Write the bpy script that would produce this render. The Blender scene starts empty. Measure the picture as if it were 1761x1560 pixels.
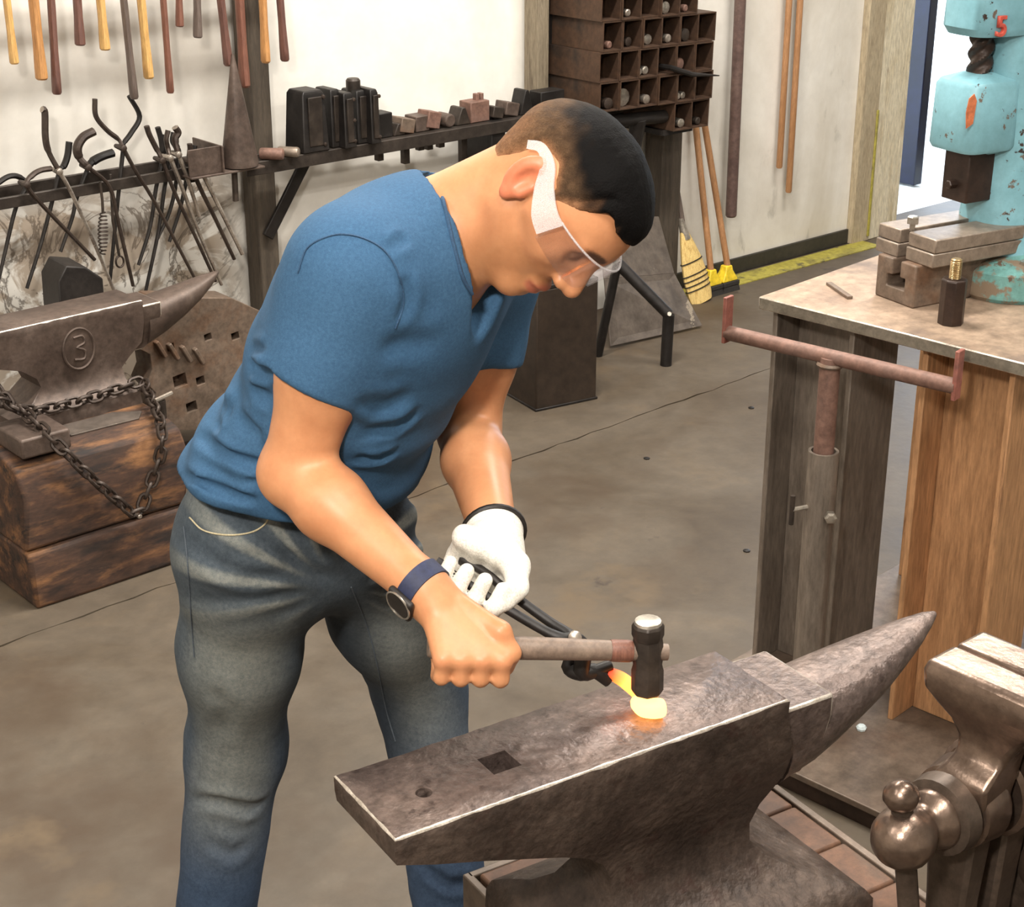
import bpy, bmesh, math, random
import numpy as np
from mathutils import Vector, Matrix
random.seed(7)
scene = bpy.context.scene
col = scene.collection
# ---------------------------------------------------------------- camera
FPX = 2880.0; PITCH = math.atan(1180/FPX); CAMH = 1.85; AZ = math.radians(40.7)
Fv = np.array([math.sin(AZ), math.cos(AZ), 0.]); Rv = np.array([math.cos(AZ), -math.sin(AZ), 0.]); Zv = np.array([0, 0, 1.])
Dv = Fv*math.cos(PITCH)-Zv*math.sin(PITCH); Uv = Fv*math.sin(PITCH)+Zv*math.cos(PITCH); Cv = np.array([0, 0, CAMH])
def ray(x, y): return Dv+Rv*((x-880.5)/FPX)-Uv*((y-780)/FPX)
def Pd(x, y, d): return Cv+ray(x, y)*d
def Pz(x, y, z=0.): r = ray(x, y); return Cv+r*((z-CAMH)/r[2])
def Py(x, y, Y): r = ray(x, y); return Cv+r*(Y/r[1])
def Px(x, y, X): r = ray(x, y); return Cv+r*(X/r[0])
cd = bpy.data.cameras.new('camera'); cam = bpy.data.objects.new('camera', cd); col.objects.link(cam)
cd.sensor_width = 36; cd.lens = FPX/1761*36; cd.clip_start = .05
cam.matrix_world = Matrix(((Rv[0], Uv[0], -Dv[0], 0), (Rv[1], Uv[1], -Dv[1], 0), (Rv[2], Uv[2], -Dv[2], CAMH), (0, 0, 0, 1)))
scene.camera = cam
# ---------------------------------------------------------------- world, lamps, exposure
w = bpy.data.worlds.new('sky'); scene.world = w; w.use_nodes = True
bg = w.node_tree.nodes['Background']; bg.inputs[0].default_value = (.72, .84, 1, 1); bg.inputs[1].default_value = 6.5
vs = scene.view_settings; vs.view_transform = 'Standard'; vs.look = 'None'; vs.gamma = 1; vs.use_curve_mapping = False; vs.exposure = 0.0
LAMPS = [  # x, y, z, power: strip lamps hung under the ceiling
    (0.75, 0.1, 3.35, 62), (3.0, 0.5, 3.35, 52), (2.2, 2.9, 3.35, 122), (4.2, 2.7, 3.35, 84), (-1.2, 1.6, 3.35, 34)]
KEY = ((-.45, .15, 2.55), 66)       # bell shaped work lamp hung left of the camera
LAMPCOL = (1, .95, .875)
# ---------------------------------------------------------------- helpers
def lin(c):
    o = []
    for v in c[:3]:
        v = v/255.; o.append(v/12.92 if v <= .04045 else ((v+.055)/1.055)**2.4)
    return (*o, 1)
def nrm(v): v = np.array(v, float); return v/np.linalg.norm(v)
def frame(d, up=(0, 0, 1)):
    d = nrm(d); up = np.array(up, float)
    if abs(d@up) > .97: up = np.array([1., 0, 0])
    a = nrm(np.cross(up, d)); return a, np.cross(d, a)
class G:
    def __init__(s): s.v = []; s.f = []; s.m = []
    def add(s, V, F, m=0):
        o = len(s.v); s.v += [tuple(map(float, p)) for p in V]
        for f in F: s.f.append(tuple(i+o for i in f)); s.m.append(m)
        return s
    def box(s, x0, x1, y0, y1, z0, z1, m=0):
        return s.obox(((x0+x1)/2, (y0+y1)/2, (z0+z1)/2), (abs(x1-x0)/2, abs(y1-y0)/2, abs(z1-z0)/2), np.eye(3), m)
    def obox(s, c, h, ax, m=0):
        c = np.array(c, float); ax = np.array(ax, float); V = []
        for k in (-1, 1):
            for j in (-1, 1):
                for i in (-1, 1): V.append(c+ax[0]*h[0]*i+ax[1]*h[1]*j+ax[2]*h[2]*k)
        F = [(0, 2, 3, 1), (4, 5, 7, 6), (0, 1, 5, 4), (2, 6, 7, 3), (0, 4, 6, 2), (1, 3, 7, 5)]
        if np.linalg.det(ax) < 0: F = [f[::-1] for f in F]
        return s.add(V, F, m)
    def loft(s, rings, cap=True, closed=False, m=0):
        n = len(rings[0]); V = [p for r in rings for p in r]; F = []
        R_ = len(rings)
        for a in range(R_ if closed else R_-1):
            b = (a+1) % R_
            for i in range(n):
                j = (i+1) % n; F.append((a*n+i, a*n+j, b*n+j, b*n+i))
        if cap and not closed: F.append(tuple(range(n))[::-1]); F.append(tuple((R_-1)*n+i for i in range(n)))
        return s.add(V, F, m)
    def tube(s, pts, r, n=10, cap=True, closed=False, flat=1., m=0, up=(0, 0, 1)):
        pts = [np.array(p, float) for p in pts]; N = len(pts)
        if not hasattr(r, '__len__'): r = [r]*N
        rings = []; a = None
        for i in range(N):
            if closed: t = pts[(i+1) % N]-pts[i-1]
            else: t = pts[min(i+1, N-1)]-pts[max(i-1, 0)]
            t = nrm(t)
            if a is None: a, b = frame(t, up)
            else: a = nrm(a-t*(a@t)); b = np.cross(t, a)
            rings.append([pts[i]+(a*math.cos(q)+b*flat*math.sin(q))*r[i] for q in [2*math.pi*k/n for k in range(n)]])
        return s.loft(rings, cap, closed, m)
    def lathe(s, o, d, prof, n=20, m=0):
        o = np.array(o, float); d = nrm(d); a, b = frame(d)
        return s.loft([[o+d*t+(a*math.cos(q)+b*math.sin(q))*max(r, 1e-4) for q in [2*math.pi*k/n for k in range(n)]] for t, r in prof], True, False, m)
    def prism(s, poly, o, u, v, wv, m=0):
        o, u, v, wv = [np.array(q, float) for q in (o, u, v, wv)]; n = len(poly)
        A = [o+u*p[0]+v*p[1] for p in poly]; B = [p+wv for p in A]
        return s.add(A+B, [tuple(range(n))[::-1], tuple(range(n, 2*n))]+[(i, (i+1) % n, n+(i+1) % n, n+i) for i in range(n)], m)
def smooth_path(pts, k=6):
    pts = [np.array(p, float) for p in pts]; P = [2*pts[0]-pts[1]]+pts+[2*pts[-1]-pts[-2]]; o = []
    for i in range(1, len(P)-2):
        for j in range(k):
            t = j/k; a, b, c, d = P[i-1:i+3]
            o.append(.5*((2*b)+(c-a)*t+(2*a-5*b+4*c-d)*t*t+(3*b-a-3*c+d)*t**3))
    o.append(pts[-1]); return o
ORG = {}
def mesh_of(name, g, mats, L, sm=35):
    me = bpy.data.meshes.new(name); V = np.array(g.v, float)-np.array(L)
    me.from_pydata(V.tolist(), [], g.f); mats = mats if isinstance(mats, (list, tuple)) else [mats]
    for m in mats: me.materials.append(m)
    if len(mats) > 1 and any(g.m): me.polygons.foreach_set('material_index', g.m)
    bm = bmesh.new(); bm.from_mesh(me); bmesh.ops.recalc_face_normals(bm, faces=bm.faces); bm.to_mesh(me); bm.free()
    if sm:
        me.polygons.foreach_set('use_smooth', [True]*len(me.polygons)); me.set_sharp_from_angle(angle=math.radians(sm))
    me.update(); return me
def tag(o, label=None, cat=None, group=None, kind=None):
    if label: o['label'] = label
    if cat: o['category'] = cat
    if group: o['group'] = group
    if kind: o['kind'] = kind
    return o
def obj(name, g, mats, parent=None, label=None, cat=None, group=None, kind=None, sm=35, bev=0, bseg=2, bmat=None, loc=None, bang=35):
    V = np.array(g.v)
    if parent is not None: L = ORG[parent.name]
    else: L = np.array(loc, float) if loc is not None else np.array([(V[:, 0].min()+V[:, 0].max())/2, (V[:, 1].min()+V[:, 1].max())/2, V[:, 2].min()])
    o = bpy.data.objects.new(name, mesh_of(name, g, mats, L, sm)); col.objects.link(o); ORG[o.name] = L
    if parent is not None: o.parent = parent
    else: o.location = L
    if bev:
        b = o.modifiers.new('bevel', 'BEVEL'); b.width = bev; b.segments = bseg; b.limit_method = 'ANGLE'; b.angle_limit = math.radians(bang)
        if bmat is not None: b.material = bmat
    return tag(o, label, cat, group, kind)
def thing(name, label, cat, loc, group=None, kind=None):
    o = bpy.data.objects.new(name, None); o.empty_display_size = .1; col.objects.link(o)
    o.location = loc; ORG[o.name] = np.array(loc, float); return tag(o, label, cat, group, kind)
def inst(name, me, parent, M):
    o = bpy.data.objects.new(name, me); col.objects.link(o); o.parent = parent
    o.matrix_local = Matrix.Translation(Vector(-ORG[parent.name]))@M if parent else M
    ORG[o.name] = ORG[parent.name] if parent else np.array(M.translation); return o
def cut(o, cutters):
    """subtract closed G shapes from a mesh object and bake the result"""
    tmp = []
    for g in cutters:
        L = ORG[o.name]; me = mesh_of('cutter', g, o.data.materials[min(1, len(o.data.materials)-1)], L, 0)
        c = bpy.data.objects.new('cutter', me); col.objects.link(c); c.parent = o.parent if o.parent else None
        if not o.parent: c.location = o.location
        b = o.modifiers.new('cut', 'BOOLEAN'); b.operation = 'DIFFERENCE'; b.object = c; b.solver = 'EXACT'; tmp.append((c, me))
        o.modifiers.move(len(o.modifiers)-1, 0)
    bev = [m for m in o.modifiers if m.type == 'BEVEL']
    for m in bev: m.show_viewport = False
    bpy.context.view_layer.update(); dg = bpy.context.evaluated_depsgraph_get()
    nm = bpy.data.meshes.new_from_object(o.evaluated_get(dg)); nm.name = o.data.name
    for m in [m for m in o.modifiers if m.type == 'BOOLEAN']: o.modifiers.remove(m)
    for m in bev: m.show_viewport = True
    o.data = nm
    for c, me in tmp: bpy.data.objects.remove(c); bpy.data.meshes.remove(me)
# ---------------------------------------------------------------- materials
def mat(name, cols, scale=6, rough=.6, metal=0, bump=.15, stretch=(1, 1, 1), detail=6, speck=None, rv=.12, bscale=None, spec=.5, dist=.3, rot=(0, 0, 0), vcol=None, bdist=.004, fine=.32):
    m = bpy.data.materials.new(name); m.use_nodes = True; nt = m.node_tree; N = nt.nodes; Lk = nt.links
    P = N['Principled BSDF']; tc = N.new('ShaderNodeTexCoord'); mp = N.new('ShaderNodeMapping'); mp.inputs['Scale'].default_value = stretch; mp.inputs['Rotation'].default_value = rot
    Lk.new(tc.outputs['Object'], mp.inputs[0])
    nz = N.new('ShaderNodeTexNoise'); nz.inputs['Scale'].default_value = scale; nz.inputs['Detail'].default_value = detail; nz.inputs['Roughness'].default_value = .62; nz.inputs['Distortion'].default_value = dist
    Lk.new(mp.outputs[0], nz.inputs['Vector'])
    rp = N.new('ShaderNodeValToRGB'); Lk.new(nz.outputs['Fac'], rp.inputs[0]); e = rp.color_ramp.elements; n = len(cols)
    for i, c in enumerate(cols):
        p_ = .3+.4*i/max(n-1, 1)
        if i < 2: e[i].position = p_
        else: e.new(p_)
        e[i].color = lin(c)
    if n == 1: e[1].color = lin(cols[0])
    out = rp.outputs[0]
    if vcol:
        at = N.new('ShaderNodeVertexColor'); at.layer_name = vcol; mx = N.new('ShaderNodeMix'); mx.data_type = 'RGBA'; mx.blend_type = 'MULTIPLY'; mx.inputs[0].default_value = 1
        Lk.new(at.outputs[0], mx.inputs[6]); Lk.new(out, mx.inputs[7]); out = mx.outputs[2]
    if fine:
        nf = N.new('ShaderNodeTexNoise'); nf.inputs['Scale'].default_value = scale*7; nf.inputs['Detail'].default_value = 6; nf.inputs['Roughness'].default_value = .7; Lk.new(mp.outputs[0], nf.inputs['Vector'])
        mf_ = N.new('ShaderNodeMapRange'); mf_.inputs[1].default_value = .3; mf_.inputs[2].default_value = .7; mf_.inputs[3].default_value = 1-fine; mf_.inputs[4].default_value = 1+fine; Lk.new(nf.outputs['Fac'], mf_.inputs[0])
        mx = N.new('ShaderNodeMix'); mx.data_type = 'RGBA'; mx.blend_type = 'MULTIPLY'; mx.inputs[0].default_value = 1; Lk.new(out, mx.inputs[6]); Lk.new(mf_.outputs[0], mx.inputs[7]); out = mx.outputs[2]
    if speck:
        for (c, th, sc, wd) in speck:
            n2 = N.new('ShaderNodeTexNoise'); n2.inputs['Scale'].default_value = sc; n2.inputs['Detail'].default_value = 5; n2.inputs['Roughness'].default_value = .65; Lk.new(mp.outputs[0], n2.inputs['Vector'])
            r2 = N.new('ShaderNodeValToRGB'); r2.color_ramp.elements[0].position = th; r2.color_ramp.elements[1].position = th+wd; Lk.new(n2.outputs['Fac'], r2.inputs[0])
            mx = N.new('ShaderNodeMix'); mx.data_type = 'RGBA'; Lk.new(r2.outputs[0], mx.inputs[0]); Lk.new(out, mx.inputs[6]); mx.inputs[7].default_value = lin(c); out = mx.outputs[2]
    Lk.new(out, P.inputs['Base Color'])
    P.inputs['Metallic'].default_value = metal; P.inputs['Specular IOR Level'].default_value = spec
    mr = N.new('ShaderNodeMapRange'); mr.inputs[3].default_value = max(rough-rv, .04); mr.inputs[4].default_value = min(rough+rv, 1); Lk.new(nz.outputs['Fac'], mr.inputs[0]); Lk.new(mr.outputs[0], P.inputs['Roughness'])
    if bump:
        nb = N.new('ShaderNodeTexNoise'); nb.inputs['Scale'].default_value = bscale or scale*3; nb.inputs['Detail'].default_value = 5; Lk.new(mp.outputs[0], nb.inputs['Vector'])
        bp = N.new('ShaderNodeBump'); bp.inputs['Strength'].default_value = bump; bp.inputs['Distance'].default_value = bdist; Lk.new(nb.outputs['Fac'], bp.inputs['Height']); Lk.new(bp.outputs[0], P.inputs['Normal'])
    return m
MT = {}
MT['dark'] = mat('dark steel', [(38, 32, 28), (58, 50, 44), (76, 64, 55)], 9, .5, .35, .25)
MT['black'] = mat('blackened steel', [(22, 19, 18), (36, 32, 30), (50, 45, 42)], 9, .5, .3, .2)
MT['tong'] = mat('forged tong steel', [(48, 39, 35), (70, 59, 52), (52, 43, 39)], 14, .45, .45, .3)
MT['bright'] = mat('worn bright steel', [(150, 142, 132), (190, 182, 170)], 12, .32, .75, .1)
MT['rod'] = mat('polished rod steel', [(140, 128, 118), (196, 186, 174)], 20, .3, .7, .1)
MT['anvil'] = mat('anvil body iron', [(48, 39, 34), (72, 60, 53), (94, 80, 71)], 9, .5, .4, .7, bscale=60, bdist=.005, fine=.4, speck=[((62, 44, 38), .58, 22, .12)])
MT['face'] = mat('anvil face steel', [(84, 72, 68), (106, 92, 86), (124, 108, 100)], 10, .40, .45, .5, bscale=80, bdist=.006, fine=.4, speck=[((64, 52, 48), .58, 34, .12)])
MT['edge'] = mat('worn bright edge', [(176, 164, 150), (226, 216, 204)], 40, .34, .6, .3, bscale=90)
MT['anvil2'] = mat('old anvil iron', [(70, 58, 52), (92, 78, 70), (106, 92, 84)], 8, .5, .35, .35, bscale=40)
MT['rust'] = mat('rusted pipe', [(98, 72, 62), (124, 94, 82), (108, 86, 78)], 10, .62, .2, .25)
MT['brownpipe'] = mat('brown painted pipe', [(94, 74, 70), (118, 96, 88)], 7, .5, .2, .12)
MT['vise'] = mat('polished vise iron', [(92, 76, 66), (122, 104, 92), (142, 122, 108)], 11, .30, .85, .22, bscale=60, fine=.2)
MT['visedark'] = mat('vise dark iron', [(66, 56, 48), (96, 82, 72)], 11, .42, .5, .25)
MT['hbeamg'] = mat('grey scaled beam steel', [(94, 84, 75), (126, 115, 104), (108, 97, 87)], 5, .5, .3, .2, stretch=(3, 3, .6))
MT['hbeamb'] = mat('rust brown beam steel', [(146, 106, 72), (178, 134, 94), (160, 118, 82)], 5, .6, .12, .2, stretch=(4, 4, .5), speck=[((104, 68, 44), .62, 12, .15)])
MT['tabletop'] = mat('dusty steel plate top', [(126, 104, 88), (158, 136, 116), (138, 118, 101)], 5, .55, .2, .12, speck=[((104, 90, 82), .58, 4, .14)])
MT['plateedge'] = mat('steel plate edge', [(104, 96, 84), (140, 132, 118)], 8, .45, .4, .15)
MT['floorplate'] = mat('oily floor plate', [(84, 72, 62), (112, 98, 86), (98, 80, 68)], 5, .5, .25, .2)
MT['teal'] = mat('chipped turquoise paint', [(110, 158, 170), (124, 172, 184), (112, 158, 168)], 5, .42, 0, .12, fine=.12, speck=[((104, 92, 82), .635, 15, .02), ((60, 48, 42), .655, 38, .02), ((52, 44, 42), .67, 20, .02)])
MT['tealworn'] = mat('badly chipped turquoise paint', [(94, 142, 138), (112, 160, 156)], 6, .5, 0, .25, speck=[((124, 108, 90), .5, 13, .05), ((90, 70, 56), .6, 30, .04)])
MT['castrust'] = mat('bare rusty casting', [(90, 77, 66), (112, 96, 83), (106, 78, 58)], 9, .6, .2, .35)
MT['toolplate'] = mat('ground tool plate', [(128, 114, 102), (154, 140, 126)], 7, .42, .45, .08)
MT['red'] = mat('red paint', [(176, 70, 58), (196, 90, 74)], 9, .55, 0, .1)
MT['redbar'] = mat('worn red paint on steel', [(128, 78, 68), (150, 94, 82), (112, 78, 70)], 9, .5, .1, .15)
MT['orangepaint'] = mat('orange primer', [(190, 104, 66), (206, 124, 82)], 12, .6, 0, .1)
MT['brassthread'] = mat('brassy thread', [(150, 124, 84), (190, 166, 122)], 14, .35, .7, .1)
MT['dieblack'] = mat('black oiled die', [(44, 32, 26), (62, 46, 38)], 9, .45, .3, .12)
def wood(name, cols, st=(14, 14, 1.2), rough=.6, sc=4, **k): return mat(name, cols, sc, rough, 0, .15, st, 5, **k)
MT['hickory'] = wood('yellow hickory', [(186, 142, 82), (210, 168, 104), (174, 126, 72)], rough=.5)
MT['hickory2'] = wood('amber hickory', [(170, 120, 72), (192, 142, 88)], rough=.5)
MT['walnut'] = wood('dark stained handle', [(84, 56, 50), (108, 74, 64), (76, 52, 48)], rough=.5)
MT['redwood'] = wood('red brown handle', [(104, 66, 54), (126, 84, 68)], rough=.5)
MT['greywood'] = wood('grey brown handle', [(84, 72, 66), (106, 92, 84)], rough=.5)
MT['hamwood'] = mat('worn hammer handle', [(96, 82, 72), (126, 108, 94), (108, 90, 78)], 16, .5, 0, .1)
MT['dowel'] = wood('honey dowel', [(156, 112, 74), (178, 132, 92)], rough=.5)
MT['post'] = wood('weathered post', [(104, 92, 76), (136, 124, 104), (90, 78, 64)], rough=.75)
MT['postdark'] = wood('sooty post', [(58, 50, 42), (84, 74, 62)], rough=.75)
MT['frame'] = wood('old painted door board', [(206, 194, 166), (220, 210, 186), (190, 174, 142)], (5, 5, .8), .65, speck=[((142, 122, 96), .62, 10, .1)])
MT['framegrey'] = wood('bare door board', [(164, 148, 122), (184, 170, 144)], (6, 6, .8), .7)
MT['timber'] = wood('charred timber', [(44, 33, 27), (72, 50, 38), (134, 94, 60)], (2.2, 8, 8), .75, 2.4, speck=[((36, 28, 25), .50, 3.5, .14)])
MT['timberdark'] = wood('charred end grain', [(38, 28, 24), (66, 46, 36)], (6, 6, 6), .8, 4)
MT['standwood'] = wood('rust stained timber top', [(74, 51, 38), (98, 68, 49), (86, 72, 60)], (3, 3, 3), .65, 3)
MT['palewood'] = wood('pale split wood', [(176, 142, 96), (198, 166, 118)], rough=.6)
MT['straw'] = mat('broom straw', [(206, 170, 100), (230, 200, 130), (186, 146, 80)], 12, .7, 0, .5, (10, 10, .7))
MT['yellow'] = mat('yellow plastic', [(222, 190, 40), (236, 206, 60)], 8, .45, 0, .05)
MT['yellowpaint'] = mat('worn yellow floor paint', [(150, 140, 58), (168, 158, 72), (120, 112, 60)], 8, .6, 0, .1, speck=[((96, 90, 60), .58, 12, .08)])
MT['bristle'] = mat('black bristles', [(34, 32, 30), (52, 48, 44)], 20, .8, 0, .5, (10, 10, 1))
MT['rubber'] = mat('black rubber base strip', [(40, 38, 34), (58, 54, 46)], 6, .55, 0, .1)
MT['navy'] = mat('navy door paint', [(8, 11, 30), (13, 18, 46)], 4, .35, 0, .05)
MT['outwall'] = mat('pale outside wall', [(206, 222, 226), (224, 236, 238)], 2, .8, 0, .05)
MT['outground'] = mat('pale concrete yard', [(196, 196, 190), (214, 214, 208)], 3, .8, 0, .05)
MT['ceiling'] = mat('white ceiling', [(205, 202, 196), (216, 214, 208)], 2, .9, 0, 0, fine=0)
MT['sheet'] = mat('sooty sheet steel', [(78, 70, 64), (104, 94, 86), (88, 78, 70)], 4, .5, .3, .1, speck=[((150, 138, 122), .66, 9, .02)])
MT['pillar'] = mat('brown black steel pillar', [(44, 34, 26), (58, 46, 36)], 5, .6, .2, .1)
MT['tubesteel'] = mat('rusty square tube', [(58, 43, 34), (80, 58, 43), (52, 43, 37)], 7, .6, .2, .2)
MT['shelfsteel'] = mat('rack bar steel', [(48, 42, 38), (72, 64, 58)], 7, .45, .4, .15)
# bare plaster / paint wall
def wall_mat():
    m = mat('white painted plaster', [(222, 216, 206), (236, 232, 224), (226, 220, 210)], 1.6, .75, 0, .12, bscale=5, bdist=.01, fine=.05)
    nt = m.node_tree; N = nt.nodes; Lk = nt.links; P = N['Principled BSDF']; src = P.inputs['Base Color'].links[0].from_socket
    tc = N.new('ShaderNodeTexCoord'); sp = N.new('ShaderNodeSeparateXYZ'); Lk.new(tc.outputs['Object'], sp.inputs[0])
    def mth(op, a, b=None):
        n = N.new('ShaderNodeMath'); n.operation = op
        for i, v in enumerate((a, b)):
            if v is None: continue
            if isinstance(v, (int, float)): n.inputs[i].default_value = v
            else: Lk.new(v, n.inputs[i])
        return n.outputs[0]
    def rng(v, a, b, c=0, d=1):
        n = N.new('ShaderNodeMapRange'); n.inputs[1].default_value = a; n.inputs[2].default_value = b; n.inputs[3].default_value = c; n.inputs[4].default_value = d; Lk.new(v, n.inputs[0]); return n.outputs[0]
    def noise(s, dt=6, dist=0, st=(1, 1, 1)):
        mp = N.new('ShaderNodeMapping'); mp.inputs['Scale'].default_value = st; Lk.new(tc.outputs['Object'], mp.inputs[0])
        n = N.new('ShaderNodeTexNoise'); n.inputs['Scale'].default_value = s; n.inputs['Detail'].default_value = dt; n.inputs['Roughness'].default_value = .6; n.inputs['Distortion'].default_value = dist; Lk.new(mp.outputs[0], n.inputs[0]); return n.outputs['Fac']
    def mixc(f, a, c):
        x = N.new('ShaderNodeMix'); x.data_type = 'RGBA'; Lk.new(f, x.inputs[0]); Lk.new(a, x.inputs[6]); x.inputs[7].default_value = lin(c); return x.outputs[2]
    X, Z = sp.outputs['X'], sp.outputs['Z']
    low = mth('MULTIPLY', rng(Z, .76, .70), rng(X, 2.62, 2.50))      # peeled band low on the left
    pe = mth('MULTIPLY', rng(noise(4.5, 8, 1.2, (1, 1, 1.5)), .47, .53), low)
    c1 = mixc(mth('MULTIPLY', pe, .8), src, (158, 138, 116))
    pe2 = mth('MULTIPLY', mth('MULTIPLY', rng(mth('ABSOLUTE', mth('SUBTRACT', noise(3.6, 7, 1.6), .53)), .024, .008), low), .75)
    c2 = mixc(pe2, c1, (88, 76, 64))
    band = mth('MULTIPLY', mth('MULTIPLY', rng(noise(3, 6, .5), .4, .7), rng(X, 2.75, 2.5)), mth('MULTIPLY', rng(Z, .8, .72), rng(Z, .55, .62)))
    c3 = mixc(mth('MULTIPLY', band, .7), c2, (128, 112, 96))
    right = mth('MULTIPLY', rng(X, 4.2, 5.2), rng(noise(1.8, 6, .8, (1, 1, .6)), .42, .68))
    c4 = mixc(mth('MULTIPLY', right, .5), c3, (186, 174, 152))
    scuff = mth('MULTIPLY', rng(X, 4.0, 4.5), rng(noise(7, 6, 2, (1, 1, .3)), .62, .74))
    c5 = mixc(mth('MULTIPLY', scuff, .35), c4, (130, 124, 112))
    Lk.new(c5, P.inputs['Base Color']); return m
MT['wall'] = wall_mat()
MT['concrete'] = mat('stained concrete', [(70, 59, 47), (81, 70, 57), (89, 79, 67), (97, 84, 68)], 2.2, .55, 0, .18, detail=9, bscale=40, dist=.6, fine=.16, speck=[((72, 57, 42), .53, 1.3, .16), ((100, 84, 64), .6, 2.1, .12), ((66, 56, 48), .68, 6, .06), ((40, 35, 31), .755, 17, .02)])
# ================================================================ the room
WY = 4.28; XL, XR, YB, ZC = -2.6, 9.0, -3.2, 3.5
def seam(x): return 3.255+.042*x
fl = obj('floor', G().box(XL, XR, YB, WY+.16, -.12, -.012), MT['rubber'], kind='structure', loc=(0, 0, -.12))
g = G(); e = .004
rs = np.random.RandomState(3); SE = [(x, seam(x)+rs.uniform(-.006, .006), rs.uniform(.001, .0045)) for x in np.linspace(XL, XR, 170)]
g.prism([(XL, YB), (XR, YB)]+[(x, y-q) for x, y, q in SE[::-1]], (0, 0, -.012), (1, 0, 0), (0, 1, 0), (0, 0, .012)); obj('slab', g, MT['concrete'], fl)
g = G(); g.prism([(x, y+q) for x, y, q in SE]+[(XR, WY+.16), (XL, WY+.16)], (0, 0, -.012), (1, 0, 0), (0, 1, 0), (0, 0, .012)); obj('slab', g, MT['concrete'], fl)
DX0, DX1, DZ = 5.80, 8.3, 2.7
g = G(); g.box(XL, DX0, WY, WY+.16, 0, ZC); g.box(DX1, XR, WY, WY+.16, 0, ZC); g.box(DX0, DX1, WY, WY+.16, DZ, ZC)
obj('wall_back', g, MT['wall'], kind='structure', loc=(0, 0, 0))
obj('wall_left', G().box(XL-.1, XL, YB, WY, 0, ZC), MT['wall'], kind='structure', loc=(-50, 0, 0))
obj('wall_right', G().box(XR, XR+.1, YB, WY+.16, 0, ZC), MT['wall'], kind='structure', loc=(-50, 0, 0))
obj('wall_front', G().box(XL, XR, YB-.1, YB, 0, ZC), MT['wall'], kind='structure', loc=(-50, 0, 0))
obj('ceiling', G().box(XL, XR, YB, WY+.16, ZC, ZC+.1), MT['ceiling'], kind='structure')
# base strip, yellow line, door boards
obj('baseboard_back', G().box(4.35, 5.53, WY-.012, WY, 0, .062), MT['rubber'], kind='structure', bev=.003)
obj('trim_1', G().box(4.40, 5.60, WY-.13, WY-.03, 0, .004), MT['yellowpaint'], kind='structure')
obj('trim_2', G().box(5.53, 5.635, WY-.035, WY, 0, DZ+.08), MT['framegrey'], kind='structure', bev=.003)
obj('trim_3', G().box(5.64, 5.80, WY-.03, WY, 0, DZ+.08), MT['frame'], kind='structure', bev=.003)
obj('trim_4', G().box(5.80, 5.83, WY-.03, WY+.16, 0, DZ), MT['frame'], kind='structure', bev=.003)
obj('trim_5', G().box(5.622, 5.634, WY-.042, WY-.035, .02, .55), MT['yellowpaint'], kind='structure', bev=.002)
dr = obj('door_1', G().box(6.6, 6.66, WY+.45, WY+1.55, .0, 2.65), MT['navy'], kind='structure', bev=.004)
obj('door_handle', G().tube(smooth_path([(6.6, 4.80, 1.0), (6.55, 4.80, 1.0), (6.55, 4.80, 1.15), (6.6, 4.80, 1.15)]), .01), MT['bright'], dr)
obj('yard_ground', G().box(-4, 26, WY+.16, 22, -.12, -.01), MT['outground'], kind='structure')
obj('yard_wall', G().box(4, 24, 15, 15.2, -.01, 5), MT['outwall'], kind='structure')
for i, (x, y, z, p_) in enumerate(LAMPS):
    t = thing('ceiling_lamp', 'white strip lamp fixed under the ceiling, %s' % ['above the camera', 'above the press table', 'near the tong rack', 'near the tube rack', 'far left'][i], 'lamp', (x, y, z), 'strip lamps under the ceiling')
    obj('housing', G().box(x-.65, x+.65, y-.11, y+.11, z+.03, ZC), MT['ceiling'], t, bev=.01)
    ld = bpy.data.lights.new('strip_light', 'AREA'); ld.shape = 'RECTANGLE'; ld.size = 1.2; ld.size_y = .18; ld.energy = p_; ld.color = LAMPCOL
    lo = bpy.data.objects.new('strip_light', ld); col.objects.link(lo); lo.parent = t; lo.location = (0, 0, .02)
kx, ky, kz = KEY[0]; t = thing('work_lamp', 'bell shaped work lamp hung on a cord left of the camera', 'lamp', (kx, ky, kz)); kd = nrm((.66, .70, -.36))
obj('shade', G().lathe((kx, ky, kz)-kd*.16, kd, [(0, .03), (.03, .05), (.10, .11), (.155, .16), (.158, .155)], 24), MT['dark'], t)
obj('cord', G().tube([np.array([kx, ky, kz])-kd*.16, (kx, ky, ZC)], .004, 6), MT['rubber'], t)
ld = bpy.data.lights.new('lamp_light', 'AREA'); ld.shape = 'DISK'; ld.size = .24; ld.energy = KEY[1]; ld.color = (1, .93, .84)
lo = bpy.data.objects.new('lamp_light', ld); col.objects.link(lo); lo.parent = t; lo.rotation_mode = 'QUATERNION'; lo.rotation_quaternion = Vector(-kd).to_track_quat('Z', 'Y'); lo.location = tuple(kd*.02)
# ================================================================ posts and racks along the back wall
YR = 4.10
def post(x0, x1, y0, y1, z1, m, lab): return obj('rack_post', G().box(x0, x1, y0, y1, 0, z1), m, None, lab, 'post', bev=.004)
post(2.605, 2.675, 4.19, 4.262, 2.2, MT['postdark'], 'dark upright post right of the hanging tongs')
post(3.725, 3.775, 4.20, 4.27, 2.2, MT['post'], 'pale grey wooden post left of the square tube rack')
post(4.30, 4.40, 4.17, 4.26, .672, MT['postdark'], 'dark wooden post holding up the square tube rack')
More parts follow.
